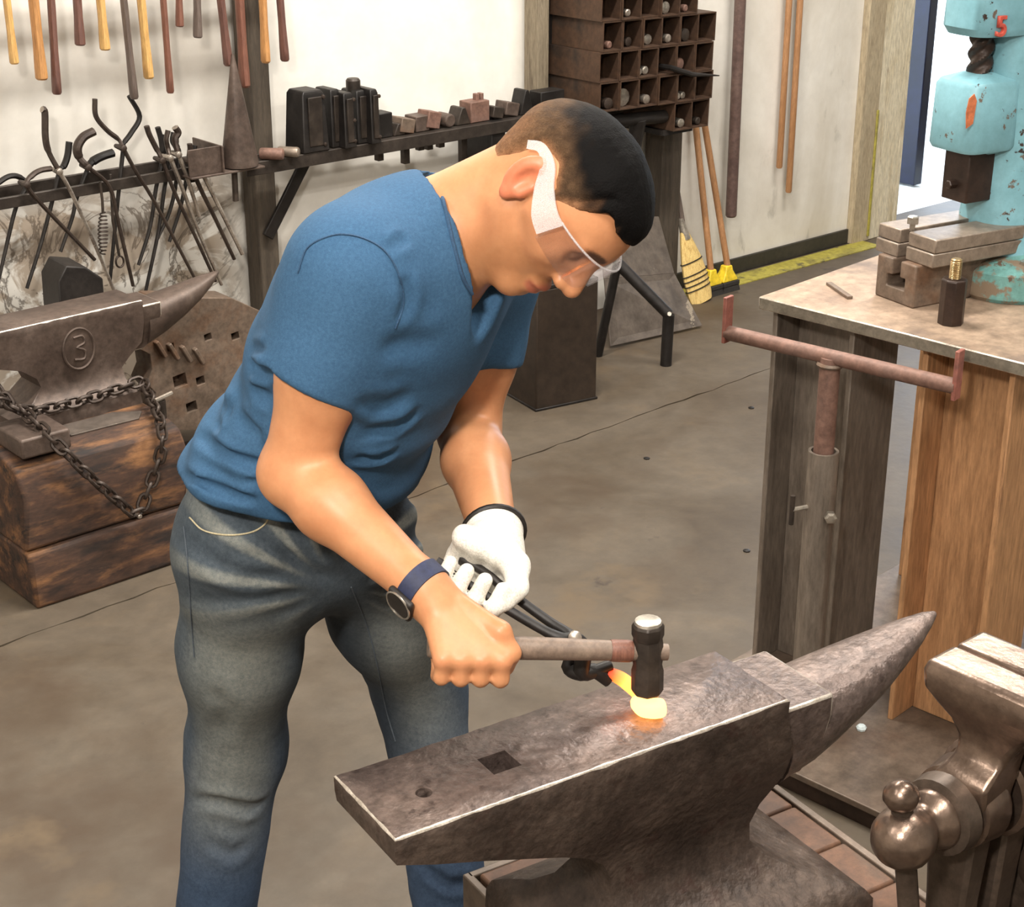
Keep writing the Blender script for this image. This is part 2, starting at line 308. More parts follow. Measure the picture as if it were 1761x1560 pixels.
# tong rail: two flat bars
t = thing('tong_rail', 'double flat bar rail on the white wall with tongs hung over it', 'rail', (2.0, YR, .79))
for y, z in ((YR, .802), (YR+.085, .812)): obj('bar', G().obox((2.03, y, z), (.42, .006, .015), ((1, 0, 0), (0, 1, 0), (0, 0, 1))), MT['shelfsteel'], t, bev=.002)
for x in (1.72, 2.35): obj('rail_bracket', G().box(x-.012, x+.012, YR, WY, .772, .79), MT['shelfsteel'], t)
# tool shelf: angle iron in front, bar behind
t = thing('tool_shelf', 'long angle iron tool shelf on the wall behind the man', 'shelf', (3.4, YR, .77))
obj('front_angle', G().box(2.52, 4.28, YR-.006, YR, .762, .80).box(2.52, 4.28, YR, YR+.035, .794, .80), MT['shelfsteel'], t, bev=.0015)
obj('rear_bar', G().box(2.52, 4.28, YR+.085, YR+.115, .782, .80), MT['shelfsteel'], t, bev=.0015)
for x in (2.56, 3.30, 4.2): obj('cross_bar', G().box(x-.012, x+.012, YR, WY-.02 if x > 2.7 else 4.195, .77, .782), MT['shelfsteel'], t)
def brace(x0, z0, x1, z1, y, lab):
    d = np.array([x1-x0, 0, z1-z0]); n = nrm(np.cross(d, (0, 1, 0)))
    c = np.array([(x0+x1)/2, y, (z0+z1)/2]); return obj('brace', G().obox(c, (np.linalg.norm(d)/2, .006, .018), (nrm(d), (0, 1, 0), n)), MT['black'], None, lab, 'brace', bev=.002)
a = Py(530, 272, 4.17); b = Py(462, 408, 4.17); brace(a[0], a[2], b[0], b[2], 4.175, 'flat diagonal steel brace under the tool shelf beside the dark post')
obj('shelf_bracket', G().prism([(0, 0), (.17, 0), (.17, .19), (0, .19)], (3.44, YR+.0, .61), (0, 1, 0), (0, 0, 1), (.06, 0, 0)), MT['black'], None, 'black block bracket under the tool shelf behind the man’s head', 'bracket', bev=.004)
# ---------------------------------------------------------------- tongs
def tongs(lab, jaws, piv, front, back, r=.0075, mf='tong', mb='black', jr=None, yf=YR-.018, yb=YR+.05):
    p0 = Py(piv[0], piv[1], YR); t = thing('tongs', lab, 'tongs', tuple(p0), 'tongs on the rail')
    jr = jr or r*1.25
    for k, (jw, rn, y, m) in enumerate(((jaws[0], front, yf, mf), (jaws[1], back, yb, mb))):
        P = [Py(q[0], q[1], y if k else YR-.006) for q in jw]+[Py(piv[0], piv[1], y)]
        Q = [Py(q[0], q[1], y) for q in rn]
        pts = smooth_path(P+Q, 5); n1 = (len(P)-1)*5
        rr = [jr if i < n1*.75 else (jr*.8 if i < n1 else r*(1-.25*(i-n1)/(len(pts)-n1))) for i in range(len(pts))]
        g = G().tube(pts, rr, 8, flat=.8); g.m = [1 if i//8 >= n1 else 0 for i in range(len(g.f))]; obj('tong_half', g, [MT['tong'] if m == 'rod' else MT[m], MT[m]], t)
    c = Py(piv[0], piv[1], yf-.006); obj('rivet', G().lathe(c-np.array([0, .008, 0]), (0, 1, 0), [(0, .004), (.003, .009), (.008, .010), (.05, .006)], 10), MT[mf], t)
    return t
tongs('dark tongs with low arched jaws at the far left of the rail', [[(88, 290), (70, 293), (55, 302)], [(-8, 318), (14, 304), (32, 304)]], (46, 318), [(70, 350), (163, 447)], [(28, 355), (14, 410), (-2, 480)])
tongs('flat jawed tongs with a thin curled tip and one shiny rein', [[(72, 188), (77, 193), (78, 236), (84, 262)], [(119, 244), (116, 268), (110, 285)]], (102, 295), [(122, 330), (165, 425), (201, 512)], [(90, 345), (70, 420), (46, 496)], jr=.011, mf='rod')
tongs('wide hook jawed tongs like an open beak', [[(161, 226), (143, 236), (133, 254), (137, 272)], [(194, 263), (178, 268), (162, 276)]], (152, 288), [(188, 321), (204, 385), (229, 492)], [(132, 340), (124, 375), (104, 433)], jr=.015)
tongs('tall S curved tongs with long outspread jaws', [[(163, 170), (165, 200), (184, 224), (204, 240)], [(222, 165), (240, 200), (226, 228), (213, 246)]], (212, 255), [(232, 292), (270, 355), (345, 498)], [(205, 320), (197, 400), (189, 484)], jr=.0085)
tongs('tongs with short bent nose right of the tall S curved pair', [[(252, 217), (257, 232), (268, 254)], [(271, 219), (277, 240), (279, 258)]], (279, 276), [(300, 330), (335, 405), (371, 484)], [(268, 325), (258, 390), (238, 456)], jr=.0095)
tongs('forked nose tongs leaning on the rail, second of the right cluster', [[(289, 224), (286, 240), (289, 256)], [(284, 232), (280, 250), (284, 262)]], (293, 272), [(312, 320), (340, 395), (381, 490)], [(283, 322), (272, 400), (249, 507)], mf='rod', jr=.0085)
tongs('round knob nosed tongs in the right cluster', [[(301, 219), (306, 228), (301, 240)], [(300, 228), (298, 242), (303, 252)]], (307, 266), [(320, 300), (333, 340), (343, 372)], [(301, 325), (290, 368), (270, 412)], mf='rod', jr=.012)
tongs('slim tongs with two straight reins at the right end of the rail', [[(326, 247), (327, 256), (326, 266)], [(335, 250), (333, 262), (330, 270)]], (326, 278), [(345, 325), (372, 380), (403, 446)], [(318, 322), (308, 365), (291, 416)], jr=.009)
t = thing('poker', 'thin straight bright rod leaning on the rail right of the tongs', 'poker', tuple(Py(335, 270, YR)), None)
obj('shaft', G().tube([Py(333, 268, YR-.02), Py(417, 437, YR-.02)], .0065, 8), MT['rod'], t); obj('tip', G().tube([Py(331, 264, YR-.02), Py(334, 270, YR-.02)], .009, 8), MT['dark'], t)
t = thing('slag_brush', 'small tool with a coiled spring handle hung from the rail', 'tool', tuple(Py(173, 320, YR-.02)))
P = [Py(172, 312, YR-.03), Py(176, 345, YR-.03), Py(177, 366, YR-.03)]; obj('shank', G().tube(P, .004, 8), MT['dark'], t)
a = Py(177, 366, YR-.03); b = Py(177, 438, YR-.03); pts = []
for i in range(121):
    q = i/120; rr = .013*math.sin(math.pi*(.12+.8*q))**.6; pts.append(a+(b-a)*q+np.array([math.cos(q*22*math.pi)*rr, math.sin(q*22*math.pi)*rr, 0]))
obj('coil_handle', G().tube(pts, .0022, 5), MT['tong'], t)
t = thing('ring_hook', 'thin rod ending in a ring hung behind the beak jawed tongs', 'hook', tuple(Py(195, 350, YR)))
c = Py(206, 450, YR+.02); ringp = [c+np.array([math.cos(q)*.012, 0, math.sin(q)*.016]) for q in np.linspace(0, 2*math.pi, 16)[:-1]]
obj('ring', G().tube(ringp, .003, 6, closed=True), MT['tong'], t); obj('shank', G().tube([Py(190, 300, YR+.02), Py(194, 380, YR+.02), Py(205, 440, YR+.02)], .004, 6), MT['dark'], t)
# ---------------------------------------------------------------- hammers on the upper rail
t = thing('hammer_rail', 'double bar rail high on the wall with hammers hung in it', 'rail', (2.2, YR, 1.40))
for y in (YR-.035, YR+.035): obj('bar', G().box(1.75, 2.66, y-.006, y+.006, 1.395, 1.42), MT['shelfsteel'], t, bev=.002)
for x in (1.78, 2.63): obj('rail_bracket', G().box(x-.012, x+.012, YR-.04, WY, 1.385, 1.395), MT['shelfsteel'], t)
HM = [(12, 25, 110, 17, 'hickory', 'yellow hammer handle at the left edge of the hammer rail'), (58, 72, 137, 23, 'hickory2', 'long amber hammer handle, second on the hammer rail'), (88, 98, 162, 18, 'walnut', 'long dark brown hammer handle beside the amber one'),
      (133, 138, 78, 20, 'walnut', 'short dark purple brown hammer handle, fourth from the left'), (173, 181, 86, 20, 'hickory', 'short bright yellow hammer handle, fifth from the left'), (213, 231, 170, 17, 'greywood', 'longest grey brown hammer handle above the S curved tongs'),
      (243, 256, 135, 20, 'hickory', 'mottled yellow hammer handle right of the longest one'), (281, 293, 160, 15, 'redwood', 'thin long red brown hammer handle'), (308, 309, 46, 16, 'redwood', 'shortest reddish hammer handle'),
      (339, 340, 65, 18, 'greywood', 'short dark grey hammer handle'), (380, 393, 113, 19, 'walnut', 'dark purple brown hammer handle above the cone'), (412, 421, 150, 22, 'redwood', 'wide brown hammer handle in front of the dark post'),
      (452, 457, 108, 19, 'hickory2', 'tan hammer handle over the dark post'), (482, 490, 105, 18, 'walnut', 'dark brown hammer handle at the right end of the rail')]
for (x0, x1, y1, wpx, m, lab) in HM:
    b = Py(x1, y1, YR); a3 = Py(x0, 3, YR); d = nrm(a3-b); top = b+d*((1.425-b[2])/d[2]); rr = wpx/2/625.
    t = thing('hammer', lab, 'hammer', tuple(top), 'hammers on the upper rail'); L_ = np.linalg.norm(top-b)
    P = [b+d*L_*q for q in (0, .015, .1, .3, .6, .9, 1.12)]
    obj('handle', G().tube(P, [rr*.85, rr*1.12, rr*1.1, rr*.92, rr*.95, rr*.8, rr*.7], 10, flat=.75), MT[m], t)
    h = top+np.array([0, 0, .026]); hl = .05+.02*random.random(); hr = .017+.006*random.random()
    obj('head', G().lathe(h-np.array([0, hl+.012, 0]), (0, 1, 0), [(0, hr*.85), (.004, hr), (.03, hr), (.04, hr*.8), (2*hl-.02, hr*.8), (2*hl-.005, hr), (2*hl, hr*.7)], 10), MT['dark'], t)
# ---------------------------------------------------------------- cone mandrel on its angle bracket
t = thing('cone_mandrel', 'tall tapered iron cone standing in front of the dark post', 'cone', tuple(Py(412, 283, YR-.02)))
b = Py(413, 284, YR-.02); tp = Py(400, 92, YR-.02)
obj('cone_body', G().lathe(b, tp-b, [(0, .052), (.01, .053), (.3, .006), (.312, .003)], 24), MT['anvil2'], t)
obj('peg', G().tube([b-np.array([.02, 0, 0]), b+np.array([-.022, 0, -.10])], .009, 8), MT['dark'], t)
g = G(); c = Py(388, 288, YR-.06); u = np.array([1, 0, 0])
g.box(c[0]-.11, c[0]-.005, YR-.05, YR-.044, .80, .875); g.box(c[0]-.11, c[0]+.13, YR-.06, YR+.10, .794, .80); g.box(c[0]-.008, c[0]-.002, YR-.06, YR+.1, .80, .875)
obj('angle_bracket', g, MT['anvil2'], None, 'welded steel angle bracket under the iron cone', 'bracket', bev=.0015)
for k, (p0, p1, r, m) in enumerate((((446, 238), (487, 248), .017, 'rust'), ((478, 246), (514, 252), .015, 'toolplate'))):
    a = Py(*p0, YR+.02); b = Py(*p1, YR-.03); zz = .80+r; a[2] = b[2] = zz
    g = G(); d = nrm(b-a); L_ = np.linalg.norm(b-a); g.lathe(a, d, [(0, r*.9), (.004, r), (L_-.006, r), (L_-.002, r*.9), (L_, r*.7)], 14)
    obj('steel_bar', g, MT[m], None, ['short red brown round bar lying on the shelf by the cone', 'short bright ended round bar lying on the shelf by the die blocks'][k], 'bar')
# ---------------------------------------------------------------- tools standing in the shelf
def zsh(): return .801
def die_block(x0, x1, ytop, lab, y=YR+.04, dep=.05, bolts=2, cyl=None):
    a = Py(x0, 250, y); b = Py(x1, 250, y); zt = Py((x0+x1)/2, ytop, y)[2]; wv = (b[0]-a[0]); z0 = zsh()
    t = thing('die_block', lab, 'die block', ((a[0]+b[0])/2, y, z0), 'die blocks on the tool shelf')
    g = G(); top = wv*.82; cx = (a[0]+b[0])/2
    R_ = lambda wd, dd, z: [np.array([cx-wd/2, y-dd, z]), np.array([cx+wd/2, y-dd, z]), np.array([cx+wd/2, y+dd, z]), np.array([cx-wd/2, y+dd, z])]
    g.loft([R_(wv, dep, z0), R_(wv*.98, dep, z0+.01), R_(top, dep*.85, zt-.012), R_(top*.8, dep*.75, zt)]); obj('block_body', g, MT['black'], t, bev=.003)
    obj('cover_plate', G().obox((cx, y-dep*.96, (z0+zt)/2), (wv*.26, .004, (zt-z0)*.4), np.eye(3)), MT['dark'], t, bev=.002)
    for k in range(bolts):
        zz = z0+.02+(zt-z0-.04)*k/max(bolts-1, 1)
        obj('bolt', G().lathe((cx+wv*.32, y-dep*.9, zz), (0, -1, 0), [(0, .006), (.008, .006), (.009, .004)], 6), MT['tong'], t)
    if cyl: obj('round_top', G().lathe((cx, y, zt-.005), (0, 0, 1), [(0, cyl), (.03, cyl), (.036, cyl*.8)], 14), MT['dark'], t)
die_block(506, 551, 152, 'broad tapered black die block at the left of the block group')
die_block(556, 576, 150, 'narrow black die block beside the broad one', y=YR+.055)
die_block(578, 598, 156, 'narrow black die block in the middle of the group', y=YR+.02, bolts=3)
die_block(600, 622, 152, 'tall black die block with a round cap on top', y=YR+.05, cyl=.022, bolts=3)
die_block(624, 640, 150, 'thin black plate die block at the right of the group', y=YR+.02)
def hardy(lab, x0, x1, yt, yb, kind, m, sx=None, sy=None, y=YR+.055, sw=None):
    a = Py(x0, yb, y); b = Py(x1, yb, y); zt = Py((x0+x1)/2, yt, y)[2]; z0 = zsh(); cx = (a[0]+b[0])/2; hw = (b[0]-a[0])/2; zt = max(zt, z0+.03)
    t = thing('hardy_tool', lab, 'hardy tool', (cx, y, z0), 'bottom tools on the shelf'); g = G(); hd = .03
    if kind == 'block': g.obox((cx, y, (z0+zt)/2), (hw, hd, (zt-z0)/2), np.eye(3))
    elif kind == 'wedge': g.prism([(-hw, 0), (hw, 0), (hw*.25, zt-z0), (-hw*.25, zt-z0)], (cx, y-hd, z0), (1, 0, 0), (0, 0, 1), (0, 2*hd, 0))
    elif kind == 'tilt':
        q = .22; ax = ((math.cos(q), 0, -math.sin(q)), (0, 1, 0), (math.sin(q), 0, math.cos(q))); g.obox((cx, y-.005, (z0+zt)/2), (hw*.92, hd, (zt-z0)*.42), ax)
    elif kind == 'round': g.lathe((cx, y-hd-.01, (z0+zt)/2), (0, 1, 0), [(0, (zt-z0)*.42), (.004, (zt-z0)*.5), (2*hd, (zt-z0)*.5), (2*hd+.006, (zt-z0)*.4)], 16)
    elif kind == 'vee': g.prism([(-hw, 0), (hw, 0), (hw, zt-z0), (0, (zt-z0)*.5), (-hw, zt-z0)], (cx, y-hd, z0), (1, 0, 0), (0, 0, 1), (0, 2*hd, 0))
    obj('tool_head', g, MT[m], t, bev=.003)
    if sx:
        s0 = Py(sx, sy, y); obj('shank', G().box(s0[0]-.011, s0[0]+.011, y-.011, y+.011, s0[2], z0+.002), MT['dark'], t, bev=.002)
    return t
hardy('plain black upright block beside the die blocks', 641, 666, 192, 237, 'block', 'black', 652, 276)
hardy('low dark wedge tool next to the plain black block', 668, 688, 210, 236, 'wedge', 'dark')
hardy('pale brown tilted block tool on the shelf', 678, 704, 199, 232, 'tilt', 'castrust', 697, 281)
hardy('dark cube tool with one bright edge', 706, 729, 197, 229, 'block', 'anvil2', 722, 258)
hardy('red brown tilted tool with a flat top', 724, 748, 187, 226, 'tilt', 'rust', 737, 257)
hardy('dark round saddle tool beside the red brown one', 752, 772, 193, 222, 'round', 'anvil2', 757, 253)
hardy('small dark wedge tool on the middle of the shelf', 776, 800, 183, 219, 'wedge', 'dark', 796, 288)
t = hardy('wide brown saddle tool with two prongs on top', 800, 832, 172, 216, 'block', 'rust')
for dx in (-.008, .01):
    b = Py(822, 172, YR+.055); obj('prong', G().box(b[0]+dx-.006, b[0]+dx+.006, YR+.045, YR+.065, b[2]-.02, b[2]+.022), MT['rust'], t, bev=.0015)
hardy('dark tilted tool right of the pronged one', 836, 856, 180, 210, 'tilt', 'dark')
hardy('grey topped tilted tool before the tall blocks', 858, 882, 172, 206, 'tilt', 'anvil2')
hardy('tall black tapered tool near the pale post', 885, 908, 153, 203, 'wedge', 'black')
hardy('wide dark tool at the right end of the shelf above the man’s head', 920, 960, 154, 199, 'block', 'black', y=YR+.03)
# pipe and vise lump under the rack
t = thing('support_pipe', 'thick dark pipe arm under the square tube rack', 'pipe', (4.0, 4.05, .70))
a = Py(1040, 210, 4.04); b = Py(1142, 200, 4.04); obj('pipe_body', G().tube([a, b], .022, 14), MT['black'], t); obj('drop_bar', G().tube([a+(b-a)*.55, a+(b-a)*.6+np.array([0, .03, -.15])], [.03, .018], 10), MT['black'], t); obj('flange', G().box(b[0]-.01, 4.30, 4.03, 4.26, .672, .69), MT['black'], t)
# ---------------------------------------------------------------- square tube rack
TW, TH = .0885, .0965; tilt = math.radians(1.4)
t = thing('tube_rack', 'rusty rack welded from rows of square tubes on the wall', 'rack', (3.812, 4.0, .69))
g = G(); k = .0045
for (x0, x1, z0, z1) in ((0, TW, 0, k), (0, TW, TH-k, TH), (0, k, k, TH-k), (TW-k, TW, k, TH-k)): g.box(x0, x1, 0, .25, z0, z1)
g.box(k, TW-k, .24, .25, k, TH-k)
tm = mesh_of('square_tube', g, MT['tubesteel'], (0, 0, 0), 35)
RT = Matrix.Translation((3.812, 4.0, .700))@Matrix.Rotation(tilt, 4, 'Y')
ROWS = [(0, [4, 5]), (1, range(6)), (2, range(6)), (3, range(6)), (4, range(5)), (5, range(5))]
cells = []
for r, cs in ROWS:
    for c in cs:
        off = (.006 if r in (1,) else 0)+.012*(r == 3)-.004*(r == 5); jy = random.uniform(-.006, .006)
        inst('square_tube', tm, t, RT@Matrix.Translation((c*(TW+.001)+off, jy, r*(TH+.001)))); cells.append((r, c, off))
obj('rack_back', G().box(3.80, 4.36, 4.25, WY-.002, .69, 1.30), MT['black'], t)
def cellp(r, c, fx=.5, fz=0., y=.02):
    off = (.006 if r == 1 else 0)+.012*(r == 3)-.004*(r == 5)
    v = RT@Vector((c*(TW+.001)+off+TW*fx, y, r*(TH+.001)+.0047+fz)); return np.array(v)
BITS = [(5, 1, 'bright'), (5, 3, 'rod'), (5, 4, 'dark'), (4, 1, 'rod'), (4, 3, 'bright'), (4, 4, 'rust'), (3, 0, 'rust'), (3, 1, 'tong'), (3, 2, 'bright'), (3, 3, 'rod'), (3, 4, 'dark'), (2, 2, 'bright'), (2, 2, 'rod'), (2, 4, 'rust'), (1, 0, 'tong'), (1, 1, 'bright'), (1, 2, 'rod'), (1, 4, 'bright'), (1, 4, 'rod'), (0, 4, 'bright'), (0, 5, 'dark')]
rn = ['bottom', 'second lowest', 'third lowest', 'fourth lowest', 'fifth lowest', 'topmost']
for i, (r, c, m) in enumerate(BITS):
    rad = random.uniform(.012, .022) if (r, c) != (1, 1) else .03; dup = i and BITS[i-1][:2] == (r, c)
    p0 = cellp(r, c, .30 if dup else (.5 if rad > .02 else .62), rad, random.uniform(.012, .03)); q = random.uniform(-.12, .12); d = nrm((q, 1, 0)); L_ = random.uniform(.08, .14)
    g = G(); g.lathe(p0, d, [(0, rad*.7), (.003, rad), (L_*.3, rad), (L_*.32, rad*.75), (L_, rad*.7)], 12)
    obj('punch', g, MT[m], None, '%s %s tool in the %s tube row, column %d' % ('thick' if rad > .016 else 'thin', {'bright': 'bright steel', 'rod': 'polished', 'dark': 'dark', 'rust': 'rusty', 'tong': 'brown steel'}[m], rn[r], c+1)+(', left of its neighbour' if dup else ''), 'tool', 'tools in the tube rack')
a = Py(1150, 125, 3.985); b = Py(1237, 130, 3.93); c5 = cellp(2, 3, .5, .008, .06)
obj('spike', G().tube([cellp(2, 3, .5, .02, .12), cellp(2, 3, .6, .02, -.01), Pd(1190, 128, np.dot(cellp(2, 5, .3, .02, -.05)-Cv, Dv)), Pd(1237, 130, np.dot(cellp(2, 5, 1.0, .02, -.07)-Cv, Dv))], [.009, .01, .009, .002], 8), MT['black'], None, 'black pointed spike sticking out of the tube rack', 'spike')
# ---------------------------------------------------------------- things on the wall to the right
def hung(name, lab, cat, top, bot, rpx, m, y, grp=None):
    a = Py(*top, y); b = Py(*bot, y); d = a-b; tp = b+d*((1.5-b[2])/d[2]); r = rpx
    t = thing(name, lab, cat, tuple(b), grp); n = nrm(d)
    L_ = np.linalg.norm(tp-b); obj('shaft', G().lathe(b, n, [(0, r*.8), (.006, r), (L_-.004, r), (L_, r*.8)], 16), MT[m], t)
    obj('hanger', G().tube(smooth_path([tp, tp+np.array([0, 0, .04]), np.array([tp[0], WY-.005, tp[2]+.06]), np.array([tp[0], WY+.01, tp[2]+.06])], 4), .004, 6), MT['dark'], t)
hung('hanging_pipe', 'thick brown pipe hanging on the white wall', 'pipe', (1273, 3), (1257, 373), .0215, 'brownpipe', 4.22)
hung('wooden_dowel', 'shorter left wooden dowel hanging on the wall', 'dowel', (1357, 3), (1340, 289), .0125, 'dowel', 4.245, 'wooden dowels on the wall')
hung('wooden_dowel', 'longer right wooden dowel hanging on the wall', 'dowel', (1376, 3), (1356, 331), .0125, 'dowel', 4.245, 'wooden dowels on the wall')
# straw broom leaning in the corner by the post
b0 = Pz(1192, 503, .0)+np.array([0, -.0, 0]); b0[1] = 4.10; b0[0] = 4.462
nk = Py(1176, 398, 4.16); tp = Py(1161, 305, 4.2)
t = thing('straw_broom', 'straw broom with black stitching standing against the wall', 'broom', tuple(b0)); ax = nrm(nk-b0); L_ = np.linalg.norm(nk-b0); sd = nrm(np.cross(ax, (0, 1, 0))); fb = np.cross(ax, sd)
rings = []
for q, wd in ((0, .052), (.1, .058), (.35, .06), (.6, .05), (.85, .03), (1, .016)):
    rings.append([b0+ax*L_*q+sd*wd*math.cos(s_)*(1+.04*math.sin(9*s_))+fb*(.014+.008*(1-q))*math.sin(s_) for s_ in np.linspace(0, 2*math.pi, 25)[:-1]])
obj('straw_head', G().loft(rings), MT['straw'], t)
for q, wd in ((.20, .0600), (.27, .0606), (.34, .0614), (.41, .0604), (.58, .0525)):
    obj('stitch', G().tube([b0+ax*L_*q+sd*(wd+.001)*math.cos(s_)+fb*(.0155+.008*(1-q))*math.sin(s_) for s_ in np.linspace(0, 2*math.pi, 25)[:-1]], .0024, 5, closed=True), MT['black'], t)
obj('handle', G().tube([nk-ax*.01, tp, tp+(tp-nk)*1.2], [.010, .0095, .009], 10), MT['greywood'], t); obj('ferrule', G().tube([nk-ax*.03, nk+ax*.05], [.019, .011], 12), MT['bright'], t)
# two deck brushes with yellow sockets
for k, (u0, u1, lab) in enumerate((((1197, 222), (1222, 468), 'left deck brush with tan handle and yellow socket'), ((1213, 222), (1250, 470), 'right deck brush with tan handle and yellow socket'))):
    lo_ = Py(u1[0], u1[1], 4.14); hi = Py(u0[0], u0[1], 4.235); lo_[2] = max(lo_[2], .1)
    t = thing('deck_brush', lab, 'brush', (lo_[0], lo_[1], 0), 'deck brushes by the wall'); d = nrm(hi-lo_)
    obj('handle', G().tube([lo_-d*.02, hi+d*.35], .0125, 12), MT['dowel'], t)
    g = G(); g.loft([[lo_+np.array([sx*wx-.004*k, sy*wy, dz]) for sx, sy in ((-1, -1), (1, -1), (1, 1), (-1, 1))] for wx, wy, dz in ((.016, .016, .0), (.02, .018, -.02), (.038, .025, -.05), (.041, .026, -.06))]); obj('socket', g, MT['yellow'], t, bev=.004)
    obj('brush_block', G().box(lo_[0]-.043, lo_[0]+.043, lo_[1]-.03, lo_[1]+.03, lo_[2]-.078, lo_[2]-.06), MT['bristle'], t, bev=.003)
    obj('bristles', G().loft([[np.array([lo_[0]+sx*.04*s_, lo_[1]+sy*.028*s_, z]) for sx, sy in ((-1, -1), (1, -1), (1, 1), (-1, 1))] for s_, z in ((1.12, 0), (1, lo_[2]-.078))]), MT['bristle'], t)
# ---------------------------------------------------------------- floor things under the rack
P = [Pz(1050, 596, .01), Pz(1208, 560, .01), Py(1160, 470, 4.02), Py(1133, 372, 4.13), Py(1030, 372, 4.13), Py(1040, 480, 4.0)]
def sheet(name, P, th, m, lab, cat, par=None):
    P = [np.array(p) for p in P]; n = nrm(np.cross(P[1]-P[0], P[-1]-P[0])); A = P; B = [p-n*th for p in P]; k = len(P)
    return obj(name, G().add(A+B, [tuple(range(k)), tuple(range(k, 2*k))[::-1]]+[(i, (i+1) % k, k+(i+1) % k, k+i) for i in range(k)]), m, par, lab, cat, bev=.002, sm=0)
t = thing('sheet_hood', 'flared sooty sheet steel panel leaning below the tube rack', 'panel', tuple((P[0]+P[1])/2))
sheet('lower_panel', [P[0], P[1], P[2], P[5]], .008, MT['sheet'], None, None, t); sheet('upper_panel', [P[5], P[2], P[3], P[4]], .008, MT['sheet'], None, None, t)
t = thing('bent_tube_stand', 'black bent tube stand on the floor before the leaning panel', 'stand', (3.834, 3.671, 0))
a = Pz(1145, 628, 0); e1 = np.array([a[0], a[1], 0]); el = Pd(1150, 541, np.dot(e1-Cv, Dv)-.07); ap = Pd(1062, 452, np.dot(el-Cv, Dv)-.02); f2 = Pz(1028, 612, 0)
obj('leg', G().tube([e1, el], .0195, 14), MT['black'], t); obj('top_bar', G().tube([el, ap], .0195, 14), MT['black'], t); obj('leg', G().tube([ap, f2], .016, 12), MT['black'], t)
obj('joint', G().lathe(el-Dv*.022, -Dv, [(0, .008), (.004, .007)], 8), MT['bright'], t)
cb = Pz(922, 708, 0); rb = Pz(1025, 686, 0); u = nrm(rb-cb); v = np.array([-u[1], u[0], 0]); L_ = np.linalg.norm(rb-cb); hz = .388
t = thing('steel_pillar', 'dark square steel pillar stand on the floor behind the man’s face', 'stand', tuple(cb+(u+v)*L_/2))
obj('column', G().obox(cb+(u+v)*L_/2+np.array([0, 0, hz/2]), (L_/2, L_/2, hz/2), (u, v, (0, 0, 1))), MT['pillar'], t, bev=.004)
obj('foot_plate', G().obox(cb+(u+v)*L_/2+np.array([0, 0, .004]), (L_/2+.004, L_/2+.004, .004), (u, v, (0, 0, 1))), MT['black'], t, bev=.002)
obj('top_plate', G().obox(cb+(u+v)*L_/2+np.array([0, 0, hz+.006]), (L_/2, L_/2, .006), (u, v, (0, 0, 1))), MT['black'], t, bev=.002)
b = Pz(735, 748, 0); t = thing('split_log', 'pale split log standing on the floor behind the man’s left arm', 'log', tuple(b+np.array([.04, .06, 0])))
c = b+np.array([.05, .07, 0]); ring = [(math.cos(q)*.085, math.sin(q)*.085) for q in np.linspace(math.radians(150), math.radians(390), 12)]+[(.05, .06), (-.04, .07)]
obj('log_body', G().prism(ring, c, (1, 0, 0), (0, 1, 0), (.0, .01, .30)), MT['palewood'], t, bev=.006)
for k, (x, y) in enumerate(((1112, 789), (1292, 702), (1284, 948))):
    p0 = Pz(x, y, .0); obj('slag_flake', G().lathe(p0, (0, 0, 1), [(0, .010), (.003, .009), (.005, .004)], 7), MT['black'], None, ['dark slag flake in the middle of the open floor', 'dark slag flake on the floor near the work rest', 'dark slag flake on the floor beside the grey beam leg'][k], 'slag flake')
def zat(x, y, py):
    """height on the vertical line over (x, y) that shows at image row py"""
    k = (780-py)/FPX; b = np.array([x, y, 0.])-Cv
    return float((k*(b@Dv)-b@Uv)/(Uv[2]-k*Dv[2]))
# ================================================================ press table
A0 = np.array([2.449, 2.098, 0]); TU = nrm((.996, .087, 0)); TV = nrm((.087, -.996, 0))
def T(a, b, z): return A0+TU*a+TV*b+np.array([0, 0, z])
TAX = (TU, TV, Zv)
def tb(g, a0, a1, b0, b1, z0, z1, m=0): return g.obox(T((a0+a1)/2, (b0+b1)/2, (z0+z1)/2), ((a1-a0)/2, (b1-b0)/2, (z1-z0)/2), TAX, m)
t = thing('press_table', 'heavy steel press table with thick dusty top on beam legs', 'table', tuple(T(.4, .3, 0)))
g = tb(G(), 0, .98, 0, .585, .855, .88); g.m = [2, 0, 2, 2, 2, 2]; obj('table_top', g, [MT['tabletop'], MT['edge'], MT['plateedge']], t, bev=.0022, bseg=1, bmat=1)
def hbeam(a0, a1, b0, b1, z0, z1, m, name='beam_leg'):
    g = G(); th = .012; am = (a0+a1)/2
    tb(g, a0, a1, b0, b0+th, z0, z1); tb(g, a0, a1, b1-th, b1, z0, z1); tb(g, am-.006, am+.006, b0+th, b1-th, z0, z1)
    return obj(name, g, m, t, bev=.002)
hbeam(.035, .20, .012, .205, .05, .855, MT['hbeamg']); hbeam(.035, .20, .355, .545, .05, .855, MT['hbeamb'])
hbeam(.62, .80, .012, .205, .05, .855, MT['hbeamb']); hbeam(.62, .80, .355, .545, .05, .855, MT['hbeamb'])
obj('base_plate', tb(G(), -.262, .95, -.02, .75, .036, .05), MT['floorplate'], t, bev=.002)
obj('gap_shade_strip', tb(G(), -.255, -.235, -.015, .745, 0, .036), MT['dieblack'], t, bev=.002)  # dark strip put in to stand for shade in the gap below the plate
for b_ in (.10, .45): obj('skid', tb(G(), -.12, .93, b_, b_+.05, 0, .036), MT['black'], t, bev=.002)
